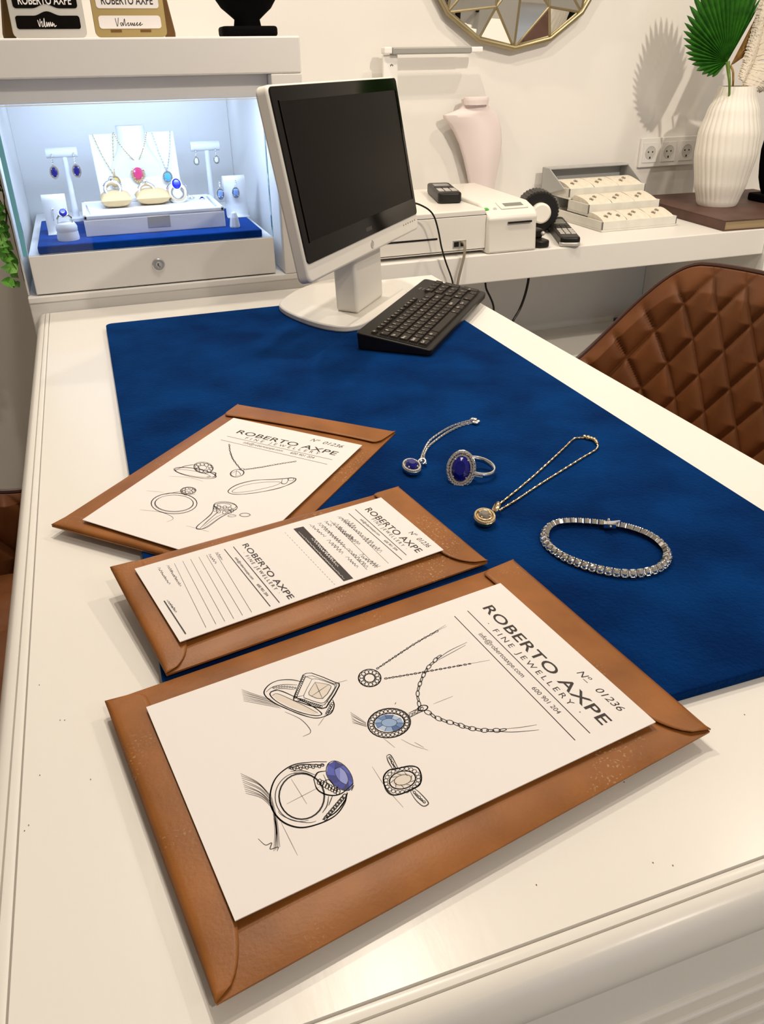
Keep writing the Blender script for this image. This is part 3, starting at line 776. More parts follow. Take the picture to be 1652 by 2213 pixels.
# --- sapphire halo ring lying on its side
hc = mz(405, 345, T_M+.014)
tgt = (CAMP-hc); 
nrm = Vector((-.42, -.62, .50)).normalized()
T = thing('halo_ring', (hc.x, hc.y, T_M), 'ring with large dark blue stone lying on its side on the blue mat', 'ring')
vx = Vector((nrm.y, -nrm.x, 0)).normalized()*-1
M = frame(hc, vx, None, nrm)
oval_pendant(T, M, .0165, .0215, SAPPH, SILVER, .0105, .0145, 30, .0022, .0055, .007)
axis = Vector((.18, -.12, 1)).normalized()
bc = mz(492, 338, T_M+.010)
rad = .0185
inw = (bc-hc); inw = (inw-axis*inw.dot(axis)).normalized()
inw = Vector((inw.x, inw.y, -.12)).normalized(); axis = (axis-inw*axis.dot(inw)).normalized(); Mb = frame(hc+inw*(rad+.0045)-nrm*.002, inw, None, axis)
MB().torus(rad, .0021, 48, 10, Mb, rz=1.6).build('band', SILVER, T, world=True, smooth=True)
h = MB()
for i in range(26):
    a = PI+(-1 if i < 13 else 1)*(.30+.075*(i % 13))
    for dz in (-.0013, .0013):
        p = Mb @ Vector((math.cos(a+PI/2*0)*(rad+.0016), math.sin(a)*(rad+.0016), dz))
        h.ball(p, .0013, 6, 5)
h.build('shoulder_stones', DIAM, T, world=True)

# --- gold necklace
c = mz(537, 610, T_M+.008)
T = thing('pendant_necklace', (c.x, c.y, T_M), 'yellow gold chain necklace lying on the mat, round pendant with a dark grey stone', 'necklace')
e1 = mz(597, 604, T_M+.008)-mz(477, 612, T_M+.008); e1.z = 0
M = frame(c, e1, None, Vector((-.05, -.08, 1)))
ry_ = (mz(537, 566, T_M+.008)-mz(537, 650, T_M+.008)).length/2
oval_pendant(T, M, e1.length/2, ry_*.90, GREYST, GOLD, e1.length*.29, ry_*.50, 34, .0015, .0035, .0065, mat('champagne_stone', (.92, .78, .52), .1, metal=.9))
MB().torus(.62, .07, 36, 8, M @ Matrix.Translation((0, 0, .002)) @ Matrix.Diagonal((e1.length/2, ry_*.90, .012, 1))).build('bezel', GOLD, T, world=True, smooth=True)
MB().torus(.0058, .0024, 20, 8, frame(mz(600, 562, T_M+.007), (.5, .5, .35), (.3, -.5, .9)), sy=.75).build('bail', GOLD, T, world=True, smooth=True)
z = T_M+.0016
ch = MB(); rope(ch, cr([mz(*p, z) for p in ((607, 552), (700, 478), (800, 395), (900, 305), (985, 225), (1032, 180), (1060, 172), (1092, 172))], 12), .00115)
rope(ch, cr([mz(*p, z) for p in ((622, 575), (720, 515), (840, 435), (960, 360), (1080, 285), (1150, 243), (1170, 220), (1160, 195))], 12), .00115)
ch.build('chain', GOLD, T, world=True, smooth=True)
b = MB()
for p, r in (((1094, 165), .0026), ((1114, 172), .0034), ((1132, 176), .0028), ((1148, 182), .003), ((1158, 192), .0026), ((1162, 200), .0022)): b.ball(mz(*p, z+.0008), r, 10, 6)
b.build('clasp', GOLD, T, world=True, smooth=True)

# --- tennis bracelet: every link a part with its stone
zc = T_M+.0045
bp = cr([mz(*p, zc) for p in ((868, 715), (885, 672), (935, 643), (1010, 634), (1090, 636), (1170, 643), (1250, 652), (1330, 666), (1400, 687), (1460, 712), (1510, 745), (1548, 785), (1562, 825), (1545, 868), (1500, 900), (1440, 918), (1370, 928), (1290, 925), (1210, 912), (1130, 893), (1050, 866), (980, 835), (920, 795), (880, 755))], 20, True)
bc = sum(bp, Vector())/len(bp)
T = thing('tennis_bracelet', (bc.x, bc.y, T_M), 'sparkling white gold bracelet of clear square stones forming an oval loop on the mat', 'bracelet')
tot = sum((bp[i]-bp[i-1]).length for i in range(len(bp))); NL = 46; step = tot/NL
acc = 0; pos = []; nxt = 0
for i in range(len(bp)):
    a, b = bp[i-1], bp[i]; L = (b-a).length
    while acc+L >= nxt and len(pos) < NL:
        t = (nxt-acc)/L; pos.append((a.lerp(b, t), (b-a).normalized())); nxt += step
    acc += L
first = None
for i, (p, t) in enumerate(pos):
    out = Vector((p.x-bc.x, p.y-bc.y, 0)).normalized(); s = t.cross(UP).normalized()
    if s.dot(out) < 0: s = -s
    face = (s*.75+UP*.66).normalized()
    M = frame(p, t, None, face)
    lk = MB(); hw = step*.46
    lk.prism([(x, y, -.003) for x, y, _ in rrect(hw*2, .0078, .0016, 3)], (0, 0, .0042), M)
    for sx in (-1, 1):
        for sy in (-1, 1): lk.ball((sx*hw*.72, sy*.0029, .0016), .0009, 6, 4, M)
    lo = lk.build('link', SILVER, T, world=True)
    MB().gem(hw*.86, .0032, .0016, .0016, M @ Matrix.Translation((0, 0, .0014)), 8, .5).build('stone', DIAM, lo, world=True)
M = frame(mz(1235, 656, zc+.002), mz(1275, 652, zc)-mz(1200, 648, zc), None, UP)
b = MB().box((0, 0, 0), (.012, .006, .005), M).box((.003, -.001, .004), (.014, .0016, .0012), M @ Matrix.Rotation(.3, 4, 'Z')).ball((-.001, .0045, .003), .0016, 8, 6, M).ball((0, -.0055, .001), .0015, 8, 6, M)
b.build('clasp', SILVER, T, world=True, bevel=.0006)

# ================================================================== MONITOR
mw = .475; k = mw/.46
mc = CAMP+(Vector((.421, 1.339, 1.014))-CAMP)*k; mh = .258*k
yaw, tilt = math.radians(48.35), math.radians(10.7)
u = Vector((math.cos(yaw), math.sin(yaw), 0)); nh = Vector((math.sin(yaw), -math.cos(yaw), 0))
v = UP*math.cos(tilt)-nh*math.sin(tilt); nn = nh*math.cos(tilt)+UP*math.sin(tilt)
MM = frame(mc, u, v, nn)
bcen = pz(738, 655, T_M)
T = thing('monitor', (bcen.x, bcen.y, T_M), 'all-in-one computer screen switched off, black glass and white chin, on a white base', 'monitor')
MB().prism(rrect(mw+.006, mh+.006, .012, 5), (0, 0, -.021), MM).build('housing', PLASW, T, world=True, bevel=.004, seg=3, smooth=40)
MB().prism([(x, y, -.021) for x, y, _ in rrect(mw*.8, mh*.7, .05, 5)], (0, 0, -.022), MM).build('back_cover', PLASW, T, world=True, bevel=.012, seg=3, smooth=40)
chin = .0255
bz = MB().prism([(x, y+chin/2, 0) for x, y, _ in rrect(mw, mh-chin, .007, 4)], (0, 0, .0022), MM); bz.build('bezel', BLACKG, T, world=True, bevel=.0006, smooth=40)
sx0, sx1, sy0, sy1 = -mw/2+.020, mw/2-.014, -mh/2+chin+.030, mh/2-.020
sr = MB()
for a, b in (((sx0-.002, sy1), (sx1+.002, sy1+.002)), ((sx0-.002, sy0-.002), (sx1+.002, sy0)), ((sx0-.002, sy0), (sx0, sy1)), ((sx1, sy0), (sx1+.004, sy1))): sr.span((a[0], a[1], .002), (b[0], b[1], .0036), MM)
sr.build('screen_surround', BLACKG, T, world=True)
MB().span((sx0, sy0, .0018), (sx1, sy1, .0027), MM).build('screen', SCREEN, T, world=True)
lg = MB()
for i in range(6): lg.span((-.012+i*.0042, -mh/2+chin+.0085, .0022), (-.0088+i*.0042, -mh/2+chin+.0145, .0025), MM)
lg.build('logo', mat('logo_grey', '4b4745', .5), T, world=True)
pb = MB().torus(.0065, .0007, 28, 6, MM @ Matrix.Translation((.006, -mh/2+.010, .0002))).lathe([(.0048, -.001), (.0048, .0006)], 20, MM @ Matrix.Translation((.006, -mh/2+.010, 0)))
pb.box((.006, -mh/2+.0105, .0008), (.0012, .005, .0006), MM)
pb.build('power_button', PLASG, T, world=True)
bt = MB()
for i in range(6): bt.box((mw/2-.075+i*.012, -mh/2+.016, .0002), (.004, .002, .0006), MM)
bt.build('control_marks', mat('mark_grey', '857f76', .6), T, world=True)
# neck and base
nb = [pz(*p, T_M+.012) for p in ((727, 672), (775, 679), (829, 640))]
f0, f1 = nb[1], nb[2]; side = nb[0]-nb[1]
nd = side
lift = mc-v*(mh*.30)-nn*.034
top0 = lift-u*((f1-f0).length/2); top0 = Vector((top0.x, top0.y, mc.z-mh*.35))
sh = Vector((lift.x, lift.y, 0))-Vector(((f0.x+f1.x)/2, (f0.y+f1.y)/2, 0))
sh = sh*.45
q = [f0, f1, f1+nd, f0+nd]
hh = mc.z-mh*.30-T_M-.012
nk = MB().prism(q, (sh.x*.35, sh.y*.35, hh)); nk.build('neck', PLASW, T, world=True, bevel=.006, seg=3, smooth=40)
bx = [pz(*p, T_M+.012) for p in ((604, 655), (728, 706), (872, 640), (722, 606))]
cb = (bx[0]+bx[1]+bx[2]+bx[3])/4
base = cr([pz(*p, T_M+.012) for p in ((606, 650), (613, 667), (660, 688), (715, 702), (760, 703), (800, 690), (868, 645), (880, 628), (850, 615), (790, 603), (715, 603), (650, 622))], 5, True)
MB().prism([Vector((p.x, p.y, T_M)) for p in base], (0, 0, .012)).build('base', PLASW, T, world=True, bevel=.003, seg=2, smooth=40)

# ================================================================== KEYBOARD
KA, KB_, KC, KD = pz(764.8, 718.5, .790), pz(919.8, 601.7, .790), pz(1050.6, 630.7, .772), pz(935.3, 756.7, .772)
kx = ((KB_-KA)+(KC-KD)).normalized(); ky = ((KA-KD)+(KB_-KC)); ky = (ky-kx*ky.dot(kx)).normalized(); kn = kx.cross(ky)
kc = (KA+KB_+KC+KD)/4; kl = ((KB_-KA).length+(KC-KD).length)/2; kd = ((KA-KD).length+(KB_-KC).length)/2
KM = frame(kc, kx, ky, kn)
T = thing('keyboard', (kc.x, kc.y, T_M), 'black computer keyboard with white legends beside the monitor base', 'keyboard')
vs = []
for p in rrect(kl, kd, .008, 4): vs.append(KM @ Vector(p))
bot = [Vector((p.x*.985+kc.x*.015, p.y*.985+kc.y*.015, T_M+.001)) for p in vs]
n = len(vs)
MB().add(vs+bot, [tuple(range(n)), tuple(range(n, 2*n))[::-1]]+[(i, n+i, n+(i+1) % n, (i+1) % n) for i in range(n)]).build('keyboard_body', BLACKP, T, world=True, bevel=.002, smooth=40)
MB().span((-kl/2+.006, -kd/2+.012, .0001), (kl/2-.006, kd/2-.034, .0006), KM).build('key_well', mat('key_well_black', '0d0a08', .5), T, world=True)
UN = kl*.725/15; x0 = -kl/2+.010; RP = (kd-.046)/5; y0 = kd/2-.036
def key(x, y, w_, h_, leg, hgt=.0035):
    M = KM @ Matrix.Translation((x, y, .0004)); a, b = w_/2-.0008, h_/2-.0009
    kv = [(-a, -b, 0), (a, -b, 0), (a, b, 0), (-a, b, 0), (-a+.0012, -b+.001, hgt), (a-.0012, -b+.001, hgt), (a-.0012, b-.0014, hgt), (-a+.0012, b-.0014, hgt)]
    ko = MB().add(kv, [(0, 3, 2, 1), (4, 5, 6, 7), (0, 1, 5, 4), (1, 2, 6, 5), (2, 3, 7, 6), (3, 0, 4, 7)], M).build('key', KEYM, T, world=True)
    if leg:
        mb = MB(); n = len(leg); s = min(.0046, h_*.32); wd = s*.62*n
        xl = -a+.0022; yb = -.0005
        text_line(mb, leg, M @ Vector((xl, yb, hgt+.0001)), M @ Vector((xl+wd, yb, hgt+.0001)), M @ Vector((xl, yb+s, hgt+.0001)), bold=.01)
        mb.build('legend', LEGEND, ko, world=True, flip=False)
rows = [(['\u00ba']+list('1234567890')+["'", '\u00a1', '<-'], [1]*13+[2]),
        (['Tab']+list('QWERTYUIOP')+['`', '+', 'Ent'], [1.5]+[1]*12+[1.5]),
        (['Bloq']+list('ASDFGHJKL')+['\u00d1', '\u00b4', '\u00c7', ''], [1.75]+[1]*12+[1.25]),
        (['Shift', '<']+list('ZXCVBNM')+[',', '.', '-', 'Shift'], [1.25, 1]+[1]*10+[2.75]),
        (['Ctrl', 'Fn', 'Alt', '', 'Gr', 'Win', 'Ctrl'], [1.25, 1.25, 1.25, 6.5, 1.5, 1.5, 1.75])]
for r, (ks, ws) in enumerate(rows):
    x = x0; y = y0-RP*(r+.5)
    for kk, ww in zip(ks, ws): key(x+ww*UN/2, y, ww*UN, RP, kk); x += ww*UN
x = x0
for i in range(13):
    x = x0+(0 if i == 0 else UN*(1.35+(i-1)*.86+((i-1)//4)*.35)); key(x+UN*.4, kd/2-.027, UN*.78, .0105, 'Esc' if i == 0 else 'F%d' % i, .003)
nx = x0+UN*15+.006; NU = (kl/2-.006-nx)/4
np_ = [['Num', '/', '*', '-'], ['7', '8', '9', '+'], ['4', '5', '6', ''], ['1', '2', '3', 'Int'], ['0', '.', '', '']]
for r in range(5):
    for cI in range(4):
        if (r, cI) in ((2, 3), (4, 3)): continue
        if r == 4 and cI == 1: continue
        lab = np_[r][cI]; y = y0+.012-(RP+.0025)*(r+.5)
        if r == 4 and cI == 0: key(nx+NU, y, NU*2, RP, '0')
        elif r == 4: key(nx+NU*2.5, y, NU, RP, '.')
        elif cI == 3 and r in (1, 3): key(nx+NU*3.5, y-RP/2, NU, RP*2, lab)
        else: key(nx+NU*(cI+.5), y, NU, RP, lab)
mb = MB(); zz = .0003
for (a, b, h_) in (((kl*.285, kd/2-.016), (kl*.285+.016, kd/2-.016), .004), ((kl*.285, kd/2-.022), (kl*.285+.014, kd/2-.022), .003)):
    for i in range(4): mb.span((a[0]+i*.0042, a[1], zz), (a[0]+i*.0042+.003, a[1]+h_, zz+.0002), KM)
mb.build('logo', mat('keyboard_logo', '6a645c', .5), T, world=True)

# ================================================================== DISPLAY CABINET
c2s = crop(0, 200, 2.581)
CBX0, CBX1, CY = -.146, .421, 1.6675
cab = thing('display_cabinet', (.14, 2.02, 0), 'white built-in display cabinet with lit glass-fronted niche at the far end of the desk', 'display cabinet')
MB().span((CBX0, CY+.004, 0), (CBX1, 2.379, .770)).build('base_cabinet', CAB, cab, world=True, bevel=.002)
MB().span((CBX0, CY, .7702), (CBX1, 2.379, .782)).build('ledge', CAB, cab, world=True, bevel=.002)
MB().span((CBX0, CY, 1.150), (CBX1, 2.379, 1.2105)).build('top_slab', CAB, cab, world=True, bevel=.003)
MB().span((.361, CY, .7822), (CBX1, 2.379, 1.1498)).build('side_panel', CAB, cab, world=True, bevel=.002)
MB().span((CBX0, 1.6895, .7822), (-.1425, 2.379, 1.1498)).build('side_panel', CAB, cab, world=True, bevel=.001)
NBK = 2.20
MB().span((-.1423, NBK, .7822), (.3605, NBK+.02, 1.1498)).build('back_panel', CAB, cab, world=True)
MB().span((-.1295, 1.700, 1.111), (.3605, 1.715, 1.1498)).build('valance', CAB, cab, world=True, bevel=.001)
MB().span((-.10, 1.718, 1.1105), (.33, 1.752, 1.1125)).build('led_and_fill_strip', LEDM, cab, world=True)
MB().span((-.10, 2.085, 1.1425), (.33, 2.115, 1.1445)).build('led_and_fill_strip', LEDM, cab, world=True)  # added glowing strip that goes with the rear fill lamp
dr = MB().span((-.1290, 1.676, .7845), (.3430, NBK-.002, .8565)).build('drawer', CAB, cab, world=True, bevel=.0015)
lc = py(343, 572, 1.676)
LM = frame(Vector((lc.x, 1.676, lc.z)), (1, 0, 0), None, (0, -1, 0))
MB().lathe([(.0125, 0), (.0125, .0018), (.0105, .0026), (.0105, .0018), (.004, .0018)], 32, LM).build('lock', SILVERM, dr, world=True, smooth=35)
MB().lathe([(.0058, 0), (.0058, .003), (.0045, .0032)], 20, LM @ Matrix.Translation((0, 0, .0012))).build('lock_disc', PLASG, dr, world=True, smooth=35)
MB().box((-.001, .001, .0046), (.0016, .0055, .0006), LM).box((.0015, -.003, .0046), (.0012, .003, .0006), LM).build('keyhole', STEEL, dr, world=True)
MB().span((-.1285, 1.6785, .8568), (.3428, 1.6825, 1.1085)).build('glass_pane', GLASS, cab, world=True)
MB().span((-.1372, 1.6770, .8568), (-.1288, 1.6880, 1.1085)).build('glass_edge', GLEDGE, cab, world=True)
MB().span((.3429, 1.6783, .8568), (.3440, 1.6880, 1.1085)).build('glass_edge', GLEDGE, cab, world=True)
MB().span((-.128, 1.6783, 1.1086), (.3428, 1.6880, 1.1098)).build('glass_top_edge', WHITEP, cab, world=True)  # white strip paints in the highlight along the glass edge

def s2z(x, y, z): return pz(*c2s(x, y), z)
def s2y(x, y, Y): return py(*c2s(x, y), Y)
DT = .8567; PT = .8715
pd = MB().span((-.110, 1.6875, DT), (.323, 1.99, PT)).build('display_pad', PADB, bevel=.003, seg=3)
tag(solo(pd, (.106, 1.84, DT)), 'flat royal blue suede pad inside the lit cabinet niche', 'display pad')

# white leatherette jewellery case
bxa, bxb = s2z(485, 808, PT), s2z(1262, 750, PT)
BY0 = (bxa.y+bxb.y)/2; BT = s2y(455, 690, BY0).z
bkl = s2z(455, 610, BT); BY1 = min(bkl.y, 2.02)
X0, X1 = bxa.x, bxb.x
T = thing('jewellery_case', ((X0+X1)/2, BY0, PT), 'white leatherette jewellery case with silver clasp plate standing on the blue pad', 'jewellery case')
WALLT = .008
cb = MB().span((X0, BY0, PT+.0002), (X1, BY1, BT-.008))
cb.span((X0, BY0, BT-.008), (X1, BY0+WALLT, BT)).span((X0, BY1-WALLT, BT-.008), (X1, BY1, BT)).span((X0, BY0, BT-.008), (X0+WALLT, BY1, BT)).span((X1-WALLT, BY0, BT-.008), (X1, BY1, BT))
cb.build('case_body', LEATHW, T, world=True, bevel=.002)
ln = MB(); nS = 34
pts = []
for i in range(nS+1):
    t = i/nS; pts.append((X0+.016+(X1-X0-.032)*t, BY0+.014+(.003 if i % 2 else 0), BT-.0076))
pts += [(X1-.010, BY1-.012, BT-.0076), (X0+.010, BY1-.012, BT-.0076)]
ln.prism(pts, (0, 0, .0035)); ln.build('lining', mat('lining_white', (.84, .83, .81), .7, bump=(120, .3, .001)), T, world=True)
q = [s2y(x, y, BY0-.0012) for x, y in ((822, 692), (946, 682), (955, 748), (828, 755))]
MB().prism(q, (0, .0014, 0)).build('clasp', SILVERM, T, world=True, bevel=.0006)
LT = BT-.0041

# sloped necklace board with neck form
NB0 = Vector((0, 1.925, LT)); NBn = Vector((0, -1, .20)).normalized()
def nb(x, y, off=0): 
    return pp(*c2s(x, y), NB0+NBn*off, NBn)
T = thing('necklace_display', (nb(765, 520).x, 1.93, LT), 'white sloped necklace board with a rounded neck form, three necklaces hanging on it', 'necklace display')
q = [nb(490, 234), nb(966, 212), nb(1012, 520), nb(556, 545)]
for i in (2, 3):
    t = (q[i]-q[(3-i)]).normalized(); q[i] = q[3-i]+t*((LT-.0-q[3-i].z)/t.z)
MB().prism(q, NBn*-.006).build('board', LEATHW, T, world=True, bevel=.002)
nk = MB(); top = nb(725, 185, .022); cx = top.x
rt = (nb(805, 185, .022)-nb(645, 185, .022)).length/2
H0 = top.z
secs = [(0, 1.0, .030), (.004, 1.03, .031), (.016, 1.0, .029), (.032, 1.04, .027), (.048, 1.22, .025), (.062, 1.5, .020), (.074, 1.75, .013), (.088, 1.8, .006), (.104, 1.6, -.001)]
vs = []; S = 32
for dz, kx_, dy in secs:
    yb = 1.925+(H0-dz-LT)*.20
    for i in range(S):
        a = 2*PI*i/S; vs.append((cx+.003*dz+rt*kx_*math.cos(a), yb-.001+max(dy, .0)*math.sin(a)*(1 if math.sin(a) < 0 else .35)+(0.002 if dy < 0 else 0), H0-dz))
fs = [tuple(range(S))]
for j in range(len(secs)-1):
    for i in range(S): fs.append((j*S+i, (j+1)*S+i, (j+1)*S+(i+1) % S, j*S+(i+1) % S))
fs.append(tuple(range((len(secs)-1)*S, len(secs)*S)))
nk.add(vs, fs).build('neck_form', LEATHW, T, world=True, smooth=50)
def hang(label, pts, pend, rx, ry, stone, metal, off=.004, name='pendant_necklace'):
    p = nb(*pend, off+.003)
    T = thing(name, (p.x, p.y, p.z-ry), label, 'necklace', None)
    M = frame(p, (1, 0, 0), None, NBn)
    for seg in pts:
        P = cr([nb(x, y, o) for x, y, o in seg], 20)
        mb = MB(); acc = 0; last = P[0]
        mb.tube(P, .0008, 5)
        for k_ in range(1, len(P)):
            acc += (P[k_]-P[k_-1]).length
            if acc > .005: acc = 0; mb.ball(P[k_], .0017, 6, 4)
        mb.build('chain', metal, T, world=True, smooth=True)
    oval_pendant(T, M, rx, ry, stone, metal, rx*.68, ry*.68, 20, .0016, .003, .003)
    MB().torus(.003, .001, 14, 6, frame(p+Vector((0, 0, ry+.003)), (0, 1, 0), None, (1, 0, 0))).build('bail', metal, T, world=True, smooth=True)
o3 = .004
hang('gold chain necklace with amber pendant, leftmost on the necklace board', [[(515, 234, o3), (570, 350, o3), (640, 468, o3)], [(628, 225, o3), (632, 350, o3), (640, 468, o3)]], (645, 500), .0115, .0135, YELST, GOLD)
hang('gold chain necklace with pink oval stone, at the middle of the necklace board', [[(632, 222, .020), (670, 290, .042), (720, 350, .030), (766, 392, .008)], [(818, 222, .020), (802, 300, .040), (785, 350, .028), (766, 392, .008)]], (770, 450), .0150, .0200, RUBY, GOLD)
hang('silver chain necklace with sky blue stone, rightmost on the necklace board', [[(846, 222, o3), (885, 330, o3), (930, 440, o3)], [(948, 212, o3), (946, 330, o3), (932, 440, o3)]], (936, 472), .0112, .0135, AQUA, SILVER)

# satin pillows and the rings on them
def pillow(label, pxa, pxb, depth, h):
    a, b = s2z(*pxa, LT), s2z(*pxb, LT); c = (a+b)/2; wd = (b-a).length
    M = Matrix.Translation((c.x, c.y+depth/2, LT)); vs = []; fs = []; N = 20
    for side in (1, -1):
        for j in range(N+1):
            for i in range(N+1):
                x = -1+2*i/N; y = -1+2*j/N
                e = (max(0, (1-abs(x)**2.8)*(1-abs(y)**2.8)))**.5; pinch = 1-.09*(1-abs(x*y))*(abs(x)**4+abs(y)**4)*.6
                vs.append((x*wd/2*pinch, y*depth/2*pinch, h*.5+side*h*.5*e))
    L = (N+1)**2
    for s_ in (0, 1):
        for j in range(N):
            for i in range(N):
                a_ = s_*L+j*(N+1)+i; f = (a_, a_+1, a_+N+2, a_+N+1); fs.append(f if s_ == 0 else f[::-1])
    o = MB().add([M @ Vector(v) for v in vs], fs).build('ring_pillow', PILLOW, smooth=60)
    return tag(solo(o, (c.x, c.y+depth/2, LT)), label, 'ring pillow'), c
pa, ca = pillow('cream satin pillow under the left silver ring, on the white case', (570, 655), (748, 645), .075, .032)
pb_, cbb = pillow('cream satin pillow to the right, holding the plain raised silver ring', (768, 638), (962, 628), .075, .031)
def show_ring(name, label, c, R, wd, tilt_, stone=None, head=.006, yawr=0, matb=SILVER, crown=True, face=-.75, drop_=0):
    T = thing(name, (c.x, c.y, c.z-R), label, 'ring')
    M = Matrix.Translation(c) @ Matrix.Rotation(yawr, 4, 'Z') @ Matrix.Rotation(PI/2-tilt_, 4, 'X')
    MB().torus(R, wd, 40, 10, M, rz=1.9).build('band', matb, T, world=True, smooth=True)
    if crown:
        h = MB()
        for i in range(13):
            a = PI/2+(i-6)*.17
            h.gem(.0028, .0028, .0022, .001, M @ Matrix.Translation((math.cos(a)*(R+wd), math.sin(a)*(R+wd), 0)) @ Matrix.Rotation(a-PI/2, 4, 'Z') @ Matrix.Rotation(-PI/2, 4, 'X'), 8)
        h.build('pave_stones', DIAM, T, world=True)
    if stone:
        G = M @ Matrix.Translation((0, R+wd+head*.2-drop_, wd*1.2+drop_*.35)) @ Matrix.Rotation(face, 4, 'X')
        MB().lathe([(.7, -.005), (1.12, 0), (1.0, .001), (.5, .001)], 20, G @ Matrix.Diagonal((head, head*1.15, 1, 1))).build('setting', matb, T, world=True)
        MB().gem(head*.95, head*1.1, .004, .003, G @ Matrix.Translation((0, 0, .0012)), 12).build('gemstone', stone, T, world=True)
    return T
c = s2y(630, 543, ca.y+.030); show_ring('band_ring', 'wide silver band ring with clear stones standing on the left cream pillow', c, .0150, .0042, .5, DIAM, .0055)
c = s2y(820, 552, cbb.y+.030); show_ring('solitaire_ring', 'silver ring with raised clear stone standing on the right cream pillow', c, .0155, .0028, .5, DIAM, .0052)
c = s2y(990, 562, ca.y+.045); T = show_ring('cocktail_ring', 'large clear-studded ring with square bright blue stone beside the right cream pillow', c, .0165, .0072, .30, SAPPL, .0105, face=-.15, drop_=.0085)
for p, lb in (((1070, 592), 'tiny clear stud, left of the two studs on the white case'), ((1128, 596), 'tiny dark-set stud, rightmost on the white case lining')):
    c = s2z(*p, LT); T = thing('stud', c, lb, 'earring')
    MB().torus(.0055, .0014, 16, 6, Matrix.Translation((c.x, c.y, LT+.0016))).build('setting', SILVER, T, world=True, smooth=True)
    MB().gem(.004, .004, .003, .002, Matrix.Translation((c.x, c.y, LT+.0025)), 8).build('stone', DIAM if p[0] < 1100 else SAPPH, T, world=True)

# T-bar earring stands
def tstand(label, base_px, barL, barR, side):
    b = s2z(*base_px, PT); b.y = min(b.y, 1.965)
    b = s2y(base_px[0], base_px[1], b.y); b.z = PT
    T = thing('earring_stand', b, label, 'earring stand')
    l, r = s2y(*barL, b.y), s2y(*barR, b.y); zc = (l.z+r.z)/2
    MB().lathe([(.020, 0), (.020, .006), (.017, .008)], 28, Matrix.Translation(b)).build('foot', LEATHW, T, world=True, smooth=35)
    MB().lathe([(.0075, .0075), (.006, .05), (.0055, zc-b.z)], 16, Matrix.Translation(b)).build('post', LEATHW, T, world=True, smooth=40)
    MB().lathe([(.0095, 0), (.0100, .001), (.0100, (r-l).length-.001), (.0095, (r-l).length)], 24, frame(Vector((l.x, b.y, zc)), (0, 1, 0), None, (1, 0, 0))).build('bar', LEATHW, T, world=True, smooth=40)
    return T, b
def drop(label, hook, cen, Y, rx, ry, stone, metal=SILVER, group=None):
    h = s2y(*hook, Y); c = s2y(*cen, Y)
    T = thing('drop_earring', (c.x, Y, c.z-ry), label, 'earring', group)
    M = frame(c, (1, 0, 0), None, (0, -1, 0))
    P = [h.lerp(c+Vector((0, 0, ry)), i/8) for i in range(9)]; mb = MB().tube(P, .0007, 5)
    for p in P[1:-1:2]: mb.ball(p, .0019, 6, 5)
    mb.ball(h, .0022, 8, 6); mb.torus(.004, .0006, 12, 5, frame(h+Vector((0, .003, 0)), (0, 1, 0), None, (1, 0, 0)))
    mb.build('hook', metal, T, world=True, smooth=True)
    oval_pendant(T, M, rx, ry, stone, metal, rx*.66, ry*.70, 18, .0014, .003, .003)
    return T
t1, b1 = tstand('tall white T-bar earring stand at the left, holding dark blue drop earrings', (425, 690), (255, 340), (430, 330), 0)
drop('dark blue oval drop earring hanging at the left end of the left T-bar stand', (288, 352), (303, 445), b1.y-.013, .0098, .0138, SAPPH)
drop('dark blue oval drop earring hanging at the right end of the left T-bar stand', (410, 345), (428, 437), b1.y-.013, .0098, .0138, SAPPH)
t2, b2 = tstand('tall white T-bar earring stand at the right, holding small pearl earrings', (1185, 600), (1062, 300), (1222, 296), 0)
PEARL = mat('pearl', (.84, .82, .78), .15, spec=.7)
drop('small pearl drop earring at the left end of the right T-bar stand', (1092, 328), (1096, 382), b2.y-.013, .0068, .0092, PEARL)
drop('small pearl drop earring at the right end of the right T-bar stand', (1202, 322), (1208, 374), b2.y-.013, .0072, .0092, PEARL)
# curled earring boards
def eboard(label, bl, br, tl, Y=None):
    a = s2z(*bl, PT); Y = a.y if Y is None else Y
    a = s2y(*bl, Y); b = s2y(*br, Y); t = s2y(*tl, Y); wd = b.x-a.x
    T = thing('earring_card_stand', ((a.x+b.x)/2, Y, PT), label, 'earring stand')
    prof = []
    zt = t.z; R = .009; th = .0025
    for i in range(10):
        an = PI*i/9; prof.append((Y+.010+R*-math.cos(an)*-1*-1, zt-R+R*math.sin(an)))
    line = [(Y-.018, PT+.0014), (Y-.004, PT+.0014), (Y, PT+.006)]+[(Y+.002*k/5, PT+.006+(zt-R-PT-.006)*k/5) for k in range(1, 6)]
    line += [(Y+.002+R-R*math.cos(PI*i/9), zt-R+R*math.sin(PI*i/9)) for i in range(1, 10)]+[(Y+.002+2*R+.002, zt-.03)]
    vs = []; n = len(line)
    for y, z in line: vs += [(a.x, y, z), (a.x+wd, y, z)]
    o = MB().add(vs, [(2*i, 2*i+1, 2*i+3, 2*i+2) for i in range(n-1)]).build('card', LEATHW, T, world=True, smooth=50)
    sd = o.modifiers.new('thickness', 'SOLIDIFY'); sd.thickness = .0022; sd.offset = 0
    MB().span((a.x+.01, Y+.021, PT+.0002), (a.x+wd-.01, Y+.028, zt-.028)).build('back_prop', LEATHW, T, world=True)
    return T, Y
_, yb1 = eboard('low white curled earring stand at the left edge of the blue pad', (272, 792), (402, 782), (234, 578))
_, yb2 = eboard('low white curled earring stand at the right, holding pale blue drops', (1268, 706), (1388, 703), (1203, 474), 1.86)
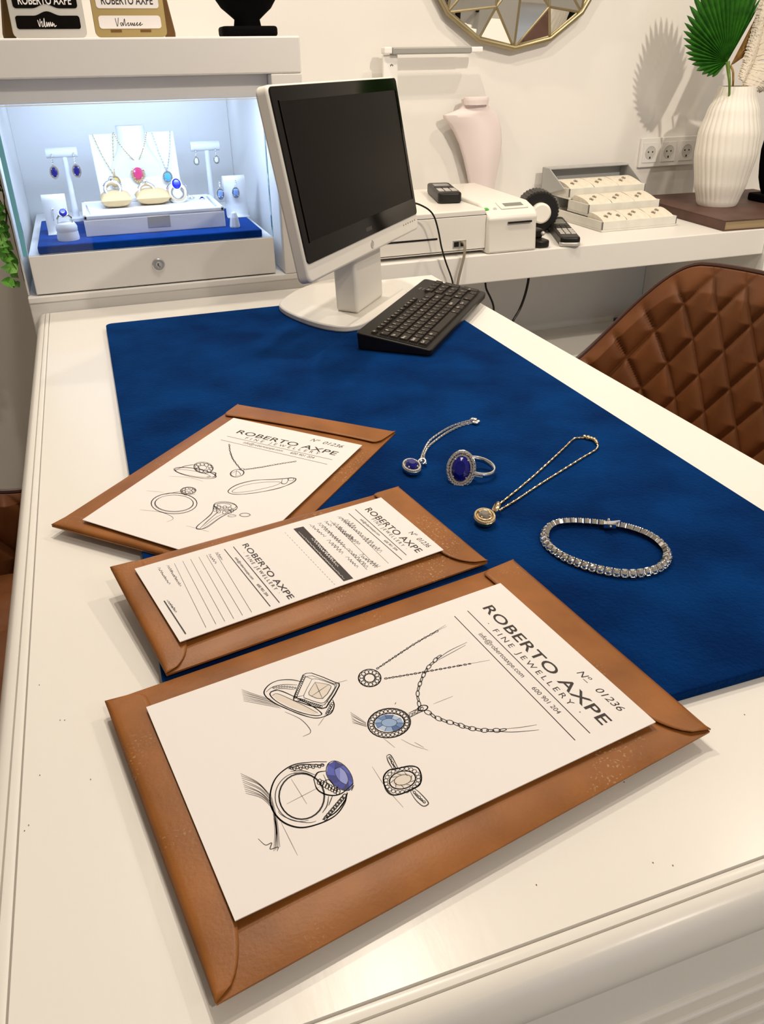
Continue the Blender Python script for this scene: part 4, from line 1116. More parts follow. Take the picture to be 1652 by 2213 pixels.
for p, q_, lb in (((292, 652), (300, 715), 'thin silver bar earring, left one on the low left stand'), ((360, 648), (362, 690), 'thin silver bar earring, right one on the low left stand')):
    a, b = s2y(*p, yb1-.004), s2y(*q_, yb1-.004); T = thing('bar_earring', (b.x, b.y, b.z), lb, 'earring')
    MB().ball(a, .0028, 8, 6).build('stud', SILVER, T, world=True, smooth=True)
    MB().tube([a, a.lerp(b, .5)+Vector((0, -.001, 0)), b], .0011, 6).build('bar', SILVER, T, world=True, smooth=True)
drop('pale blue oval drop earring, left one on the low right stand', (1225, 505), (1230, 565), yb2-.007, .0085, .0125, PALEB)
drop('pale blue oval drop earring, right one on the low right stand', (1315, 500), (1316, 558), yb2-.007, .0085, .0125, PALEB)
# round ring holder and its ring
c = s2z(385, 820, PT)
T = thing('ring_holder', (c.x, c.y, PT), 'small round white ring holder in front at the left of the blue pad', 'ring holder')
MB().lathe([(.0205, .0002), (.021, .004), (.020, .015)], 32, Matrix.Translation((c.x, c.y, PT))).build('holder_base', LEATHW, T, world=True, smooth=40)
MB().lathe([(.0185, .015), (.0200, .018), (.0202, .025), (.017, .031), (.009, .034), (.003, .0345)], 32, Matrix.Translation((c.x, c.y, PT))).build('holder_cushion', LEATHW, T, world=True, smooth=40)
c2_ = s2y(362, 722, c.y-.004); show_ring('sapphire_ring', 'silver ring with oval bright blue stone set in the round white holder', c2_, .0135, .0012, .15, SAPPL, .0085)
# small white ring cone
c = s2z(1312, 752, PT)
o = MB().lathe([(.0105, 0), (.0110, .003), (.0085, .020), (.0055, .029), (.0015, .031)], 8, Matrix.Translation((c.x, c.y, PT))).build('ring_cone', LEATHW, bevel=.001)
tag(solo(o, (c.x, c.y, PT)), 'tiny white faceted ring cone in front at the right of the pad', 'ring cone')

# ================================================================== ON TOP OF THE CABINET
TZ = 1.2107
def sign(label, pxl, pxr, H, plate_m, inset_m, ink_m, ornate, name, frame_lbl):
    l, r = py(*pxl, 1.705), py(*pxr, 1.705); wd = r.x-l.x; cx = (l.x+r.x)/2
    T = thing('name_sign', (cx, 1.71, TZ), label, 'sign')
    lean = Matrix.Rotation(math.radians(90-9), 4, 'X'); M = Matrix.Translation((cx, 1.705, TZ+.001)) @ lean   # local x right, y up, -z... front is -Y
    fr = MB().prism([(x, y+H/2, 0) for x, y, _ in rrect(wd, H, .009, 5)], (0, 0, -.003), M); fr.build('plate', plate_m, T, world=True, bevel=.0008, smooth=40)
    def inset(y0, y1, w_, r_, bumps):
        pts = rrect(w_, y1-y0, r_, 5, (0, (y0+y1)/2)); q = []
        pts = [(x, y, .0003) for x, y, _ in pts]
        if bumps:      # bracket shaped bump on the facing long edge
            out = []
            ed = y1 if bumps > 0 else y0
            n_ = len(pts)
            for i in range(n_):
                out.append(pts[i]); a, b = pts[i], pts[(i+1) % n_]
                if abs(a[1]-ed) < 1e-6 and abs(b[1]-ed) < 1e-6 and abs(a[0]-b[0]) > .03:
                    s_ = 1 if a[0] > 0 else -1
                    for k_ in range(13):
                        t = k_/12; x = s_*.022*(1-2*t); out.append((x, ed+.0065*.5*(1-math.cos(2*PI*t)), .0003))
            pts = out
        o = MB().prism(pts, (0, 0, .0006), M).build('inset_panel', inset_m, T, world=True); return o
    i1 = inset(.013, .033, wd*.86, .005 if not ornate else .004, 1 if ornate else 0)
    i2 = inset(.044, H-.012, wd*.86, .005, -1 if ornate else 0)
    # upper lettering
    mb = MB(); yb = .0497 if ornate else .0500
    f = lambda x, y: M @ Vector((x, y, .0010))
    text_line(mb, 'ROBERTO AXPE', f(-wd*.355, yb), f(wd*.355, yb), f(-wd*.355, yb+.0125), bold=.02); mb.build('shop_name', ink_m, T, world=True, flip=False)
    mb = MB()
    for st in name:
        mb.ribbon([f(p.x*wd, p.y) for p in cr([(x, y, 0) for x, y in st], 8)], .0011, (M.to_3x3() @ Vector((0, 0, 1))), taper=False)
    mb.build('script_name', ink_m, T, world=True)
    MB().prism([M @ Vector((-wd/2+.006, .004, -.0032)), M @ Vector((wd/2-.006, .004, -.0032)), M @ Vector((wd/2-.006, H*.9, -.0032)), M @ Vector((-wd/2+.006, H*.9, -.0032))], (0, .004, 0)).build('backing', BLACKP, T, world=True)
    for s_ in ((-1,) if ornate else (1,)):
        ex = MB()
        x = cx+s_*(wd/2-.004)
        ex.prism([(x, 1.712, TZ+.0005), (x+s_*.020, 1.738, TZ+.0005), (x+s_*.021, 1.742, TZ+.008), (x+s_*.004, 1.722, TZ+H*.8), (x, 1.722, TZ+H*.8)], (s_*.002, .004, 0))
        ex.build('side_brace', BRONZE, T, world=True)
    if not ornate:
        for xx in (-wd*.21, wd*.2): MB().box((xx, .0095, .0004), (wd*.15, .0036, .0010), M).build('tab', BRONZE, T, world=True)
    return T
vel = [[(-.14, .0265), (-.125, .0165), (-.105, .028)], [(-.10, .022), (-.085, .0245), (-.092, .017), (-.07, .0185), (-.05, .029), (-.055, .017), (-.035, .018), (-.025, .0235), (-.02, .0165), (0, .023), (.005, .0165), (.025, .0235), (.03, .017), (.055, .023), (.045, .017), (.07, .021), (.075, .0165), (.10, .0185)]]
val = [[(-.20, .029), (-.185, .0165), (-.155, .0295)], [(-.12, .0225), (-.14, .0205), (-.125, .017), (-.11, .022), (-.10, .0175), (-.075, .028), (-.07, .0175), (-.05, .020), (-.025, .022), (-.035, .0175), (-.01, .0185), (.005, .022), (.01, .0175), (.03, .0215), (.035, .0175), (.06, .022), (.05, .0175), (.075, .019), (.10, .0225), (.085, .0175), (.115, .019), (.145, .0225), (.125, .0175), (.17, .020)]]
sign('silver framed sign with black panels standing at the left end of the cabinet top', (30, 82), (190, 80), .125, PLASG, BLACKG, PAPER, True, vel, '')
sign('gold framed sign with white panels standing beside the silver sign', (208, 80), (363, 78), .125, GOLDP, PAPER, INK, False, val, '')
# black bust on the cabinet top
c = py(537, 77, 1.735); bz_ = TZ
T = thing('display_bust', (c.x, 1.735, bz_), 'black velvet necklace bust on the cabinet top beside the gold sign', 'display bust')
MB().prism([(c.x+x, 1.735+y, bz_+.0003) for x, y, _ in rrect(.105, .06, .012, 5)], (0, 0, .017)).build('foot', BLACKV, T, world=True, bevel=.005, seg=3, smooth=40)
def bust_loft(secs, cx, cy, z0, S=36):
    vs = []
    for z, rx, ryf, ryb, dx in secs:
        for i in range(S):
            a = 2*PI*i/S; s_ = math.sin(a); vs.append((cx+dx+rx*math.cos(a), cy+(ryf if s_ < 0 else ryb)*s_, z0+z))
    fs = [tuple(range(S))[::-1], tuple(range((len(secs)-1)*S, len(secs)*S))]
    for j in range(len(secs)-1):
        for i in range(S): fs.append((j*S+i, j*S+(i+1) % S, (j+1)*S+(i+1) % S, (j+1)*S+i))
    return MB().add(vs, fs)
bust_loft([(.017, .026, .018, .015, 0), (.028, .024, .018, .014, 0), (.036, .034, .020, .014, 0), (.046, .047, .024, .014, 0), (.060, .057, .03, .014, 0), (.080, .066, .034, .014, 0), (.12, .075, .036, .014, 0), (.16, .07, .034, .014, 0), (.19, .04, .028, .014, 0), (.22, .03, .026, .02, 0), (.24, .031, .026, .02, 0)], c.x, 1.735, bz_).build('body', BLACKV, T, world=True, smooth=60)

# trailing ivy beside the cabinet
T = thing('trailing_ivy', (-.165, 1.80, .82), 'trailing green ivy hanging beside the left side of the display cabinet', 'ivy')
sm = MB(); lf = MB(); R_ = random.Random(3)
for st in range(13):
    x = -.152-R_.random()*.045; y = 1.63+R_.random()*.15; z = 1.36; end = (.815, .86, .90, .84, .95, 1.0, .88, .93, 1.02, .86, .9, .97, .83)[st]
    P = [Vector((x, y, z))]
    while P[-1].z > end:
        q_ = P[-1]+Vector((R_.uniform(-.006, .0065), R_.uniform(-.006, .006), -.018)); q_.x = min(q_.x, -.149); P.append(q_)
    sm.tube(P, .0009, 5)
    for p in P[1:]:
        for r_ in range(2):
            a = R_.random()*2*PI; s_ = .009+.008*R_.random(); dirn = Vector((math.cos(a), math.sin(a)-.5, R_.uniform(-.9, .2))).normalized()
            nrm = Vector((R_.uniform(-.6, .6), -1, R_.uniform(-.2, .9))).normalized()
            o = p+dirn*s_*.7
            if o.x > -.163: o.x = -.163-R_.random()*.010
            M = frame(o, dirn, None, (nrm-dirn*nrm.dot(dirn)))
            out = [(-.9, 0, 0), (-.75, .5, .06), (-.1, .62, .1), (.35, .42, .05), (1, 0, -.12), (.35, -.42, .05), (-.1, -.62, .1), (-.75, -.5, .06)]
            lf.add([(0, 0, 0)]+[(X*s_, Y*s_, Z*s_) for X, Y, Z in out], [(0, 1+i, 1+(i+1) % 8) for i in range(8)], M)
sm.build('stem', IVYS, T, world=True, smooth=True); lf.build('leaves', IVYL, T, world=True, flip=False)

# ================================================================== WALL COUNTER
CZ_ = .738; CFY = 1.866
ctr = thing('wall_counter', (1.5, 2.1, .66), 'long white wall counter behind the desk carrying the printer and vase', 'counter')
MB().span((.4215, 1.860, .668), (1.80, 2.379, CZ_)).build('counter_top', COUNTER, ctr, world=True, bevel=.0025)
MB().span((1.8005, 1.845, 0), (2.5, 2.379, CZ_+.001)).build('end_panel', WHITEP, ctr, world=True, bevel=.003)
CT = CZ_+.0003

# cash drawer
dzt = py(1059.7, 452.6, 1.8665).z
T = thing('cash_drawer', (.77, 2.03, CT), 'white metal cash drawer with key plate on the wall counter behind the monitor', 'cash drawer')
MB().span((.56, 1.878, CT+.008), (.9225, 2.265, dzt)).build('casing', PLASW, T, world=True, bevel=.003)
ft = MB()
for x in (.60, .89):
    for y in (1.92, 2.22): ft.lathe([(.012, CT), (.012, CT+.0085)], 12, Matrix.Translation((x, y, 0)))
ft.build('feet', BLACKP, T, world=True)
def dfp(x, y, Y=1.8785): return py(*crop(780, 380, 4.13)(x, y), Y)
a, b = dfp(660, 380), dfp(1108, 640)
fp = MB().span((.568, 1.8755, dfp(1100, 642).z), (dfp(1110, 500).x, 1.8790, dfp(1110, 348).z)); fr = fp.build('drawer_front', PLASW, T, world=True, bevel=.001)
gm = MB(); x1 = dfp(1110, 500).x+.0015; zt_, zb_ = dfp(1110, 348).z+.0014, dfp(1100, 642).z-.0014
gm.span((.566, 1.8766, zb_), (x1, 1.8792, zt_)).build('drawer_gap', BLACKP, T, world=True)
sl = dfp(680, 562)
MB().span((.60, 1.8748, sl.z-.0022), (sl.x, 1.8765, sl.z+.0022)).build('slot', BLACKP, fr, world=True)
p0, p1 = dfp(818, 575), dfp(935, 638)
MB().span((p0.x, 1.8742, p1.z), (p1.x, 1.8768, p0.z)).build('key_plate', SILVERM, fr, world=True, bevel=.0006)
MB().span((p0.x+.003, 1.8736, p1.z+.004), (p0.x+.016, 1.8745, p0.z-.004)).span((p0.x+.021, 1.8736, p1.z+.004), (p1.x-.004, 1.8745, p0.z-.004)).build('socket_holes', BLACKP, fr, world=True)

# label printer
T = thing('label_printer', (.98, 2.02, CT), 'white label printer with grey display and green sticker, beside the cash drawer', 'printer')
prx0, prx1 = .9238, 1.062; pzt = .853
prof_ = [(1.860, CT), (1.8665, pzt-.052), (1.862, pzt-.030), (1.866, pzt-.026), (1.880, pzt-.014), (1.925, pzt-.001), (2.24, pzt+.004), (2.25, pzt-.005), (2.25, CT)]
pb_ = MB().prism([(prx0, y, z) for y, z in prof_], (prx1-prx0, 0, 0)); pb_.build('printer_body', PLASW, T, world=True, bevel=.006, seg=3, smooth=45)
MB().span((prx0+.055, 1.8595, pzt-.0445), (prx1-.018, 1.8685, pzt-.0405)).build('paper_slot', BLACKP, T, world=True)
lm = frame(Vector(((prx0+prx1)/2+.012, 1.900, pzt-.0068)), (1, 0, 0), None, (0, -.27, 1))
MB().box((0, 0, 0), (.075, .040, .0022), lm).build('display_bezel', PLASW, T, world=True, bevel=.0008)
MB().box((.003, 0, .0011), (.052, .018, .001), lm).build('display', LCD, T, world=True)
MB().lathe([(.0045, 0), (.0045, .0012), (.0035, .0014)], 16, frame(Vector((prx0+.028, 1.886, pzt-.0118)), (1, 0, 0), None, (0, -.6, .8))).build('button', PLASG, T, world=True)
g = py(1048, 437, 1.88)
MB().prism([frame(Vector((prx0-.0005, 1.900, pzt-.018)), (0, 1, 0), None, (-1, 0, 0)) @ Vector(p) for p in rrect(.012, .017, .004, 4)], (-.0008, 0, 0)).prism([frame(Vector((prx0+.006, 1.888, pzt-.0108)), (1, 0, 0), None, (0, -.27, 1)) @ Vector(p) for p in rrect(.010, .012, .003, 4)], (0, 0, .001)).build('sticker', GREEN, T, world=True)

# handset on the cash drawer
def phone(label, cpx, z, yawdeg, L=.150, W=.05, H=.024, pitch=0, name='cordless_phone', M=None, at=None):
    c = at or pz(*cpx, z); T = thing(name, (c.x, c.y, z), label, 'phone')
    M = M or Matrix.Translation((c.x, c.y, z+.0006)) @ Matrix.Rotation(math.radians(yawdeg), 4, 'Z') @ Matrix.Rotation(math.radians(pitch), 4, 'X')
    MB().prism(rrect(W, L, .012, 5), (0, 0, H), M).build('handset', BLACKP, T, world=True, bevel=.005, seg=3, smooth=45)
    MB().prism([(x, y+L*.24, H-.0005) for x, y, _ in rrect(W*.66, L*.22, .003, 3)], (0, 0, .0012), M).build('display', LCD, T, world=True)
    for r in range(5):
        for c_ in range(3):
            k_ = MB(); w_ = W*.23; k_.box(((c_-1)*W*.28, L*.03-r*L*.088, H+.0004), (w_, L*.058, .0022), M)
            k_.build('button', BLACKP if r < 2 else PLASG, T, world=True, bevel=.0006)
    return T
def lie(p_far, p_near, z):
    A, B = pz(*p_far, z), pz(*p_near, z); d_ = B-A; return (A+B)/2, math.degrees(math.atan2(d_.y, d_.x))+90, d_.length
pc_, pyaw, pl_ = lie((938, 399), (984, 439), dzt+.012)
phone('black cordless phone handset lying on top of the white cash drawer', (0, 0), dzt+.0004, 0, min(.2, pl_), .062, .026, M=Matrix.Translation((pc_.x, pc_.y, dzt+.0006)) @ Matrix.Rotation(math.radians(pyaw), 4, 'Z'), at=pc_)
# second phone standing in its cradle beside the printer
bz = pz(1196, 528, CT)
T = thing('phone_cradle', (1.155, 1.93, CT), 'black charging cradle on the counter right of the label printer', 'phone cradle')
MB().prism([(1.092+x, 1.915+y, CT) for x, y, _ in rrect(.040, .085, .014, 5)], (0, 0, .018)).prism([(1.092+x, 1.93+y, CT+.018) for x, y, _ in rrect(.036, .04, .01, 5)], (0, 0, .022)).build('cradle_body', BLACKP, T, world=True, bevel=.004, seg=3, smooth=45)
MB().ball((1.094, 1.887, CT+.034), .0055, 10, 8).build('charge_light', PLASG, T, world=True, smooth=True)
pc_, pyaw, pl_ = lie((1197, 476), (1234, 522), CT+.014)
PM_ = Matrix.Translation((pc_.x, pc_.y, CT+.0006)) @ Matrix.Rotation(math.radians(pyaw), 4, 'Z')
tip = phone('black cordless phone with silver tip lying in front of the stepped jewellery case', (0, 0), CT+.0003, 0, pl_, .052, .024, M=PM_, at=pc_)
MB().prism(rrect(.0535, .03, .012, 5), (0, 0, .011), PM_ @ Matrix.Translation((0, -pl_/2+.0135, .0002))).build('silver_tip', PLASG, tip, world=True, bevel=.003, smooth=45)
# ribbed black roll with a pale end
c = py(1164, 447, 2.085); c.z = CT+.0555; RM = frame(c, (0, 0, 1), None, (-.30, -.95, 0))
T = thing('ribbed_roll', (c.x, c.y, CT), 'black ribbed roll with pale round end standing between printer and stepped case', 'ribbed roll')
MB().lathe([(.050, -.050), (.054, -.045), (.054, .022), (.050, .028)], 72, RM, mod=lambda a, z: 1+.022*math.cos(36*a)).build('roll', BLACKP, T, world=True, smooth=20)
MB().lathe([(.026, .0285), (.027, .046), (.022, .052)], 28, RM).build('end_cap', CERAM, T, world=True, smooth=40)

# stepped jewellery presentation case
T = thing('presentation_case', (1.47, 2.16, CT), 'grey stepped jewellery case opened out in three tiers of ivory pads on the counter', 'jewellery case')
cT = crop(1120, 360, 3.105)
tx0, tx1 = 1.343, 1.592
tiers = []
def tray(x0, x1, y0, y1, z0, z1, tilt_=0):
    t_ = .004; m_ = MB().span((x0, y0, z0), (x1, y1, z0+.006))
    m_.span((x0, y0, z0+.006), (x1, y0+t_, z1)).span((x0, y1-t_, z0+.006), (x1, y1, z1)).span((x0, y0, z0+.006), (x0+t_, y1, z1)).span((x1-t_, y0, z0+.006), (x1, y1, z1)); return m_
L0 = (tx0, tx1, 1.995, 2.26, CT, .766)
tray(*L0).build('lower_tray', TRAYM, T, world=True, bevel=.001)
L1 = (tx0+.008, tx1+.002, 2.085, 2.20, .7665, .7985)
tray(*L1).build('middle_tray', TRAYM, T, world=True, bevel=.001)
L2 = (tx0+.004, tx1+.020, 2.190, 2.320, .799, .829)
tray(*L2).build('upper_tray', TRAYM, T, world=True, bevel=.001)
MB().span((tx0-.004, 2.262, CT), (tx1+.024, 2.335, .797)).build('rear_box', LIDM, T, world=True, bevel=.002)
ld = MB().prism([(tx0-.004, 2.205, .826), (tx0-.004, 2.322, .798), (tx0-.004, 2.345, .798), (tx0-.004, 2.345, .872), (tx0-.004, 2.300, .872)], (.004, 0, 0))
ld.prism([(tx1+.026, 2.215, .826), (tx1+.026, 2.322, .798), (tx1+.026, 2.345, .798), (tx1+.026, 2.345, .872), (tx1+.026, 2.300, .872)], (.004, 0, 0))
ld.span((tx0-.004, 2.300, .870), (tx1+.030, 2.345, .8745)).span((tx0-.004, 2.341, .798), (tx1+.030, 2.345, .872))
ld.build('lid', LIDM, T, world=True, bevel=.0015)
nm = ('lowest', 'middle', 'top'); cn = ('left', 'centre', 'right')
R_ = random.Random(5)
STUDG = mat('stud_bronze', (.36, .32, .25), .35, metal=.6)
for ti, (L, ya, yb) in enumerate(((L0, 1.9995, 2.083), (L1, 2.0895, 2.187), (L2, 2.1945, 2.300))):
    wdt = (L[1]-L[0]-.012)/3
    for ci in range(3):
        x0_ = L[0]+.006+ci*wdt; x1_ = x0_+wdt-.002; z0_ = L[4]+.0064; zc_ = L[5]+.014
        vs = []; N = 12; K = 6
        for j in range(K+1):
            for i in range(N+1):
                t = i/N; y = ya+(yb-ya)*t; zz_ = L[5]-.003+.018*(math.sin(PI/2*min(1, t/.8))**.8)*(1 if t < .85 else 1-((t-.85)/.15)**2*.5)
                vs.append((x0_+(x1_-x0_)*j/K+.0015*math.sin(t*7+ci), y, zz_))
        fs = []
        for j in range(K):
            for i in range(N): a_ = j*(N+1)+i; fs.append((a_, a_+1, a_+N+2, a_+N+1))
        b_ = len(vs); vs += [(x0_, ya, z0_), (x0_, yb, z0_), (x1_, yb, z0_), (x1_, ya, z0_)]
        fs += [(b_, b_+1, b_+2, b_+3), tuple([b_]+[i for i in range(N+1)]+[b_+1]), tuple([b_+3]+[K*(N+1)+i for i in range(N+1)]+[b_+2]), tuple([b_]+[j*(N+1) for j in range(K+1)]+[b_+3]), tuple([b_+1]+[j*(N+1)+N for j in range(K+1)]+[b_+2])]
        o = MB().add(vs, fs).build('jewellery_pad', IVORY, smooth=50)
        tag(solo(o, ((x0_+x1_)/2, (ya+yb)/2, z0_)), 'ivory earring pad at the %s of the %s tier of the grey stepped case' % (cn[ci], nm[ti]), 'jewellery pad', 'ivory pads of the stepped case')
        npair = (3, 2, 2)[ti] if ci == 0 else 2
        for e in range(npair):
            t = .30+.16*(e % 2); ex = x0_+wdt*(.25+.25*e); ey = ya+(yb-ya)*t; ez = L[5]-.003+.018*(math.sin(PI/2*min(1, t/.8))**.8)
            q_ = MB().ball((ex, ey, ez+.0024), .0042, 8, 6, sc3=(1, .8, .7)).ball((ex+.003, ey-.006, ez+.001), .0028, 8, 6)
            o = q_.build('stud_earring', STUDG, smooth=True)
            tag(solo(o, (ex, ey, ez)), 'small bronze stud on the %s ivory pad of the %s tier' % (cn[ci], nm[ti]), 'earring', 'studs on the %s pad of the %s tier' % (cn[ci], nm[ti]))

# brown book and vase
b0 = Vector((1.6565, 1.872, CT)); ba = -.07
BM = Matrix.Translation(b0) @ Matrix.Rotation(ba, 4, 'Z')
T = thing('book', b0, 'large brown hardback book lying under the white vase on the counter', 'book', None, 0, BM)
BH = .0285; BW = .46; BD = .485
MB().span((0, 0, 0), (BW, BD, .003)).span((0, 0, BH-.003), (BW, BD, BH)).span((0, 0, .003), (.004, BD, BH-.003)).build('cover', BOOKM, T, bevel=.0008)
MB().span((.0045, .004, .0032), (BW-.005, BD-.004, BH-.0032)).build('pages', PAGES, T)
vb = pz(1552, 428, CT+BH); VZ = CT+BH+.0004
vy = 2.105; vcx = py(1573, 310, 2.105).x
T = thing('vase', (vcx, vy, VZ), 'tall white ribbed ceramic vase standing on the brown book', 'vase')
vp = []
Hv = 1.088-VZ
for i in range(41):
    t = i/40; r = .058+(.101-.058)*math.sin(PI*min(1, t*.93+.02))**.85 if t < .55 else None
    # smooth egg profile
    k_ = [(0, .056), (.03, .061), (.2, .075), (.45, .088), (.62, .087), (.8, .072), (.92, .056), (1, .051)]
    for (t0, r0), (t1_, r1) in zip(k_, k_[1:]):
        if t0 <= t <= t1_:
            s_ = (t-t0)/(t1_-t0); s_ = s_*s_*(3-2*s_)*.5+s_*.5; r = r0+(r1-r0)*s_; break
    vp.append((r, t*Hv))
ribs = 30
def vmod(a, z):
    t = z/Hv; e = min(1, t*10)*min(1, (1.0-t)*7+.25)
    return 1+.034*e*(abs(math.cos(ribs/2*(a+.32*t)))**.6-.6)
vin = [(vp[-1][0]-.004, Hv), (vp[-1][0]-.006, Hv-.05), (.04, Hv-.12)]
MB().lathe(vp+vin, 240, Matrix.Translation((vcx, vy, VZ)), mod=vmod).build('vase_body', CERAM, T, world=True, smooth=60)

# fan palm leaf
cP = crop(1440, 0, 4.811)
PLn = Vector((-.55, -1, .12)).normalized(); PL0 = Vector((1.765, 2.075, 1.15))
def pf(x, y, o=0): return pp(*cP(x, y), PL0+PLn*o, PLn)
def fan(name, hub, tips, mt, T, notch=.80, fold=.006):
    h = hub[2] if len(hub) > 2 else 0
    H = pf(*hub[:2], h); P = [pf(*t, h) for t in tips]; mb = MB()
    for i, tp in enumerate(P):
        L = (tp-H).length; d_ = (tp-H)/L
        nb_ = []
        for s_ in (-1, 1):
            j = i+s_
            if 0 <= j < len(P): m_ = (tp+P[j])/2
            else: m_ = tp+(tp-P[i-s_])/2*.8
            nb_.append(H+(m_-H)*notch)
        mid = H+d_*L*.62
        segs = 5
        for s_, nn_ in zip((-1, 1), nb_):
            prevr, preve = H+PLn*.001, H
            for k_ in range(1, segs+1):
                t = k_/segs
                rdg = H+(tp-H)*(t*notch)+PLn*fold*math.sin(PI*.5*min(1, t*1.3)); edg = H+(nn_-H)*t
                mb.add([prevr, rdg, edg, preve], [(0, 1, 2, 3)] if s_ > 0 else [(0, 3, 2, 1)]); prevr, preve = rdg, edg
            mt_ = prevr.lerp(tp, .55)+((preve-prevr)*.62)
            mb.add([prevr, tp, mt_, preve], [(0, 1, 2, 3)] if s_ > 0 else [(0, 3, 2, 1)])
    return mb.build(name, mt, T, world=True, flip=False)
T = thing('palm_leaf', (vcx-.02, vy, 1.03), 'green fan palm leaf standing at the left of the white vase', 'palm leaf')
tips = [(485, 805), (425, 800), (374, 777), (315, 737), (268, 670), (221, 613), (203, 548), (188, 470), (178, 395), (178, 320), (189, 235), (215, 158), (243, 58), (278, -60), (325, -170), (385, -270), (460, -350), (545, -400), (635, -420), (725, -410), (810, -380), (885, -310), (945, -220), (985, -120), (990, -20), (965, 60)]
fan('blade', (640, 640), tips, PALMG, T, .82, .0075)
sP = [pf(640, 640, .004), pf(652, 760, .004), pf(660, 890, .002)]; sP.append(Vector((vcx-.012, vy, 1.00)))
MB().tube(cr(sP, 8), .0042, 8, rf=lambda t: .0062-.0030*min(1, t*1.4)).build('stem', PALMS, T, world=True, smooth=True)
PL0 = Vector((1.80, 2.115, 1.15))
T = thing('dried_palm', (vcx+.01, vy+.01, 1.03), 'tan dried palm fan half hidden behind the green leaf in the vase', 'dried palm')
fan('blade', (672, 680), [(735, 645), (800, 600), (850, 545), (885, 480), (915, 405), (935, 320), (955, 235), (975, 140), (1005, 30), (1060, -60)], DRIED, T, .93, .005)
MB().tube(cr([pf(672, 680), pf(700, 800), Vector((vcx+.004, vy+.012, 1.00))], 8), .003, 8).build('stem', DRIED, T, world=True, smooth=True)
PL0 = Vector((1.86, 2.07, 1.12)); PLn = Vector((-.35, -1, .2)).normalized()
T = thing('feather', (vcx+.012, vy-.01, 1.03), 'large cream plume feather leaning right out of the white vase', 'feather')
sp_ = cr([pf(795, 905), pf(845, 800), pf(895, 690), pf(945, 560), pf(990, 400), pf(1030, 200), pf(1060, 0), pf(1080, -160)], 14)
MB().tube([Vector((vcx+.008, vy-.012, 1.0))]+sp_, .0016, 8).build('quill', DRIED, T, world=True, smooth=True)
FS = lambda s_, sg: .42 if (s_*sg).x < 0 else 1.15
mb = MB(); N = len(sp_); R_ = random.Random(8)
for i in range(4, N-1):
    for r_ in range(3):
        t = (i+r_/3)/N; p = sp_[i].lerp(sp_[i+1], r_/3); d_ = (sp_[i+1]-sp_[i]).normalized(); s_ = d_.cross(PLn).normalized()
        for sg in (-1, 1):
            Lb = .095*math.sin(PI*min(1, .16+t*.8))**.7*FS(s_, sg)*R_.uniform(.85, 1.05)
            P = []
            for k_ in range(7):
                q_ = k_/6; P.append(p+s_*sg*Lb*q_*(1-.15*q_)+d_*Lb*(.55*q_-.25*q_*q_)*(1 if sg < 0 or t > .35 else .15)+PLn*(.010*math.sin(PI*q_)+R_.uniform(-.002, .002)-(.020*q_*q_ if sg > 0 else 0)))
            mb.ribbon(P, .0062, PLn)
mb.build('vane', FEATH, T, world=True, flip=False)

# black bust at the right edge of the frame
bb = pz(1652, 455, CT+BH)
T = thing('display_bust', (2.012, 2.10, CT+BH), 'black velvet bust at the right end of the book, right of the vase', 'display bust')
MB().prism([(2.012+x, 2.10+y, CT+BH+.0004) for x, y, _ in rrect(.10, .09, .012, 5)], (0, 0, .022)).build('foot', BLACKV, T, world=True, bevel=.005, seg=3, smooth=40)
bust_loft([(.022, .03, .025, .02, 0), (.04, .042, .028, .02, 0), (.07, .056, .034, .02, 0), (.11, .064, .038, .02, 0), (.15, .068, .04, .02, 0), (.19, .062, .04, .02, 0), (.22, .045, .034, .02, 0), (.24, .028, .028, .022, 0), (.30, .026, .026, .022, 0)], 2.012, 2.10, CT+BH).build('body', BLACKV, T, world=True, smooth=60)

# blush necklace bust
YB = 2.335
c = py(1025, 208, YB)
def yb_(x, y): return py(x, y, YB)
bx_ = yb_(1020, 340).x; zt_ = c.z
T = thing('necklace_bust', (bx_, YB, CT), 'tall blush pink necklace bust behind the label printer on the counter', 'necklace bust')
sh_ = [(214, 1001, 1052), (226, 1003, 1054), (234, 997, 1060), (241, 980, 1067), (247, 961, 1072), (253, 962, 1076), (268, 975, 1081), (285, 985, 1084), (310, 996, 1085), (340, 1005, 1082), (370, 1012, 1076), (400, 1018, 1070)]
rows_ = []
for y_, xl_, xr_ in sh_: A = py(xl_, y_, YB); B = py(xr_, y_, YB); rows_.append(((A.z+B.z)/2, A.x, B.x))
zl, A, B = rows_[-1]; rows_ += [(CT+.06, A+.006, B-.004), (CT+.0005, A+.008, B-.004)]
S = 24; vs = []; nr = len(rows_)
for lay in (0, 1):
    for z_, A, B in rows_:
        for i in range(S+1):
            u_ = i/S; k_ = math.sin(PI*(.08+.84*u_))-math.sin(PI*.08)
            vs.append((A+(B-A)*u_, YB-.040*k_*min(1, (B-A)/.11)-(0 if lay == 0 else -.020*(1 if 0 < i < S else .6)), z_))
fs = []; LL = nr*(S+1)
for j in range(nr-1):
    for i in range(S):
        a_ = j*(S+1)+i; fs += [(a_, a_+1, a_+S+2, a_+S+1), (LL+a_, LL+a_+S+1, LL+a_+S+2, LL+a_+1)]
    for e in (0, S): a_ = j*(S+1)+e; fs.append((a_, a_+S+1, LL+a_+S+1, LL+a_))
for j in (0, nr-1):
    for i in range(S): a_ = j*(S+1)+i; fs.append((a_, a_+1, LL+a_+1, LL+a_))
MB().add(vs, fs).build('torso', PINKV, T, world=True, smooth=60)
z_, A, B = rows_[0]; rn = (B-A)/2
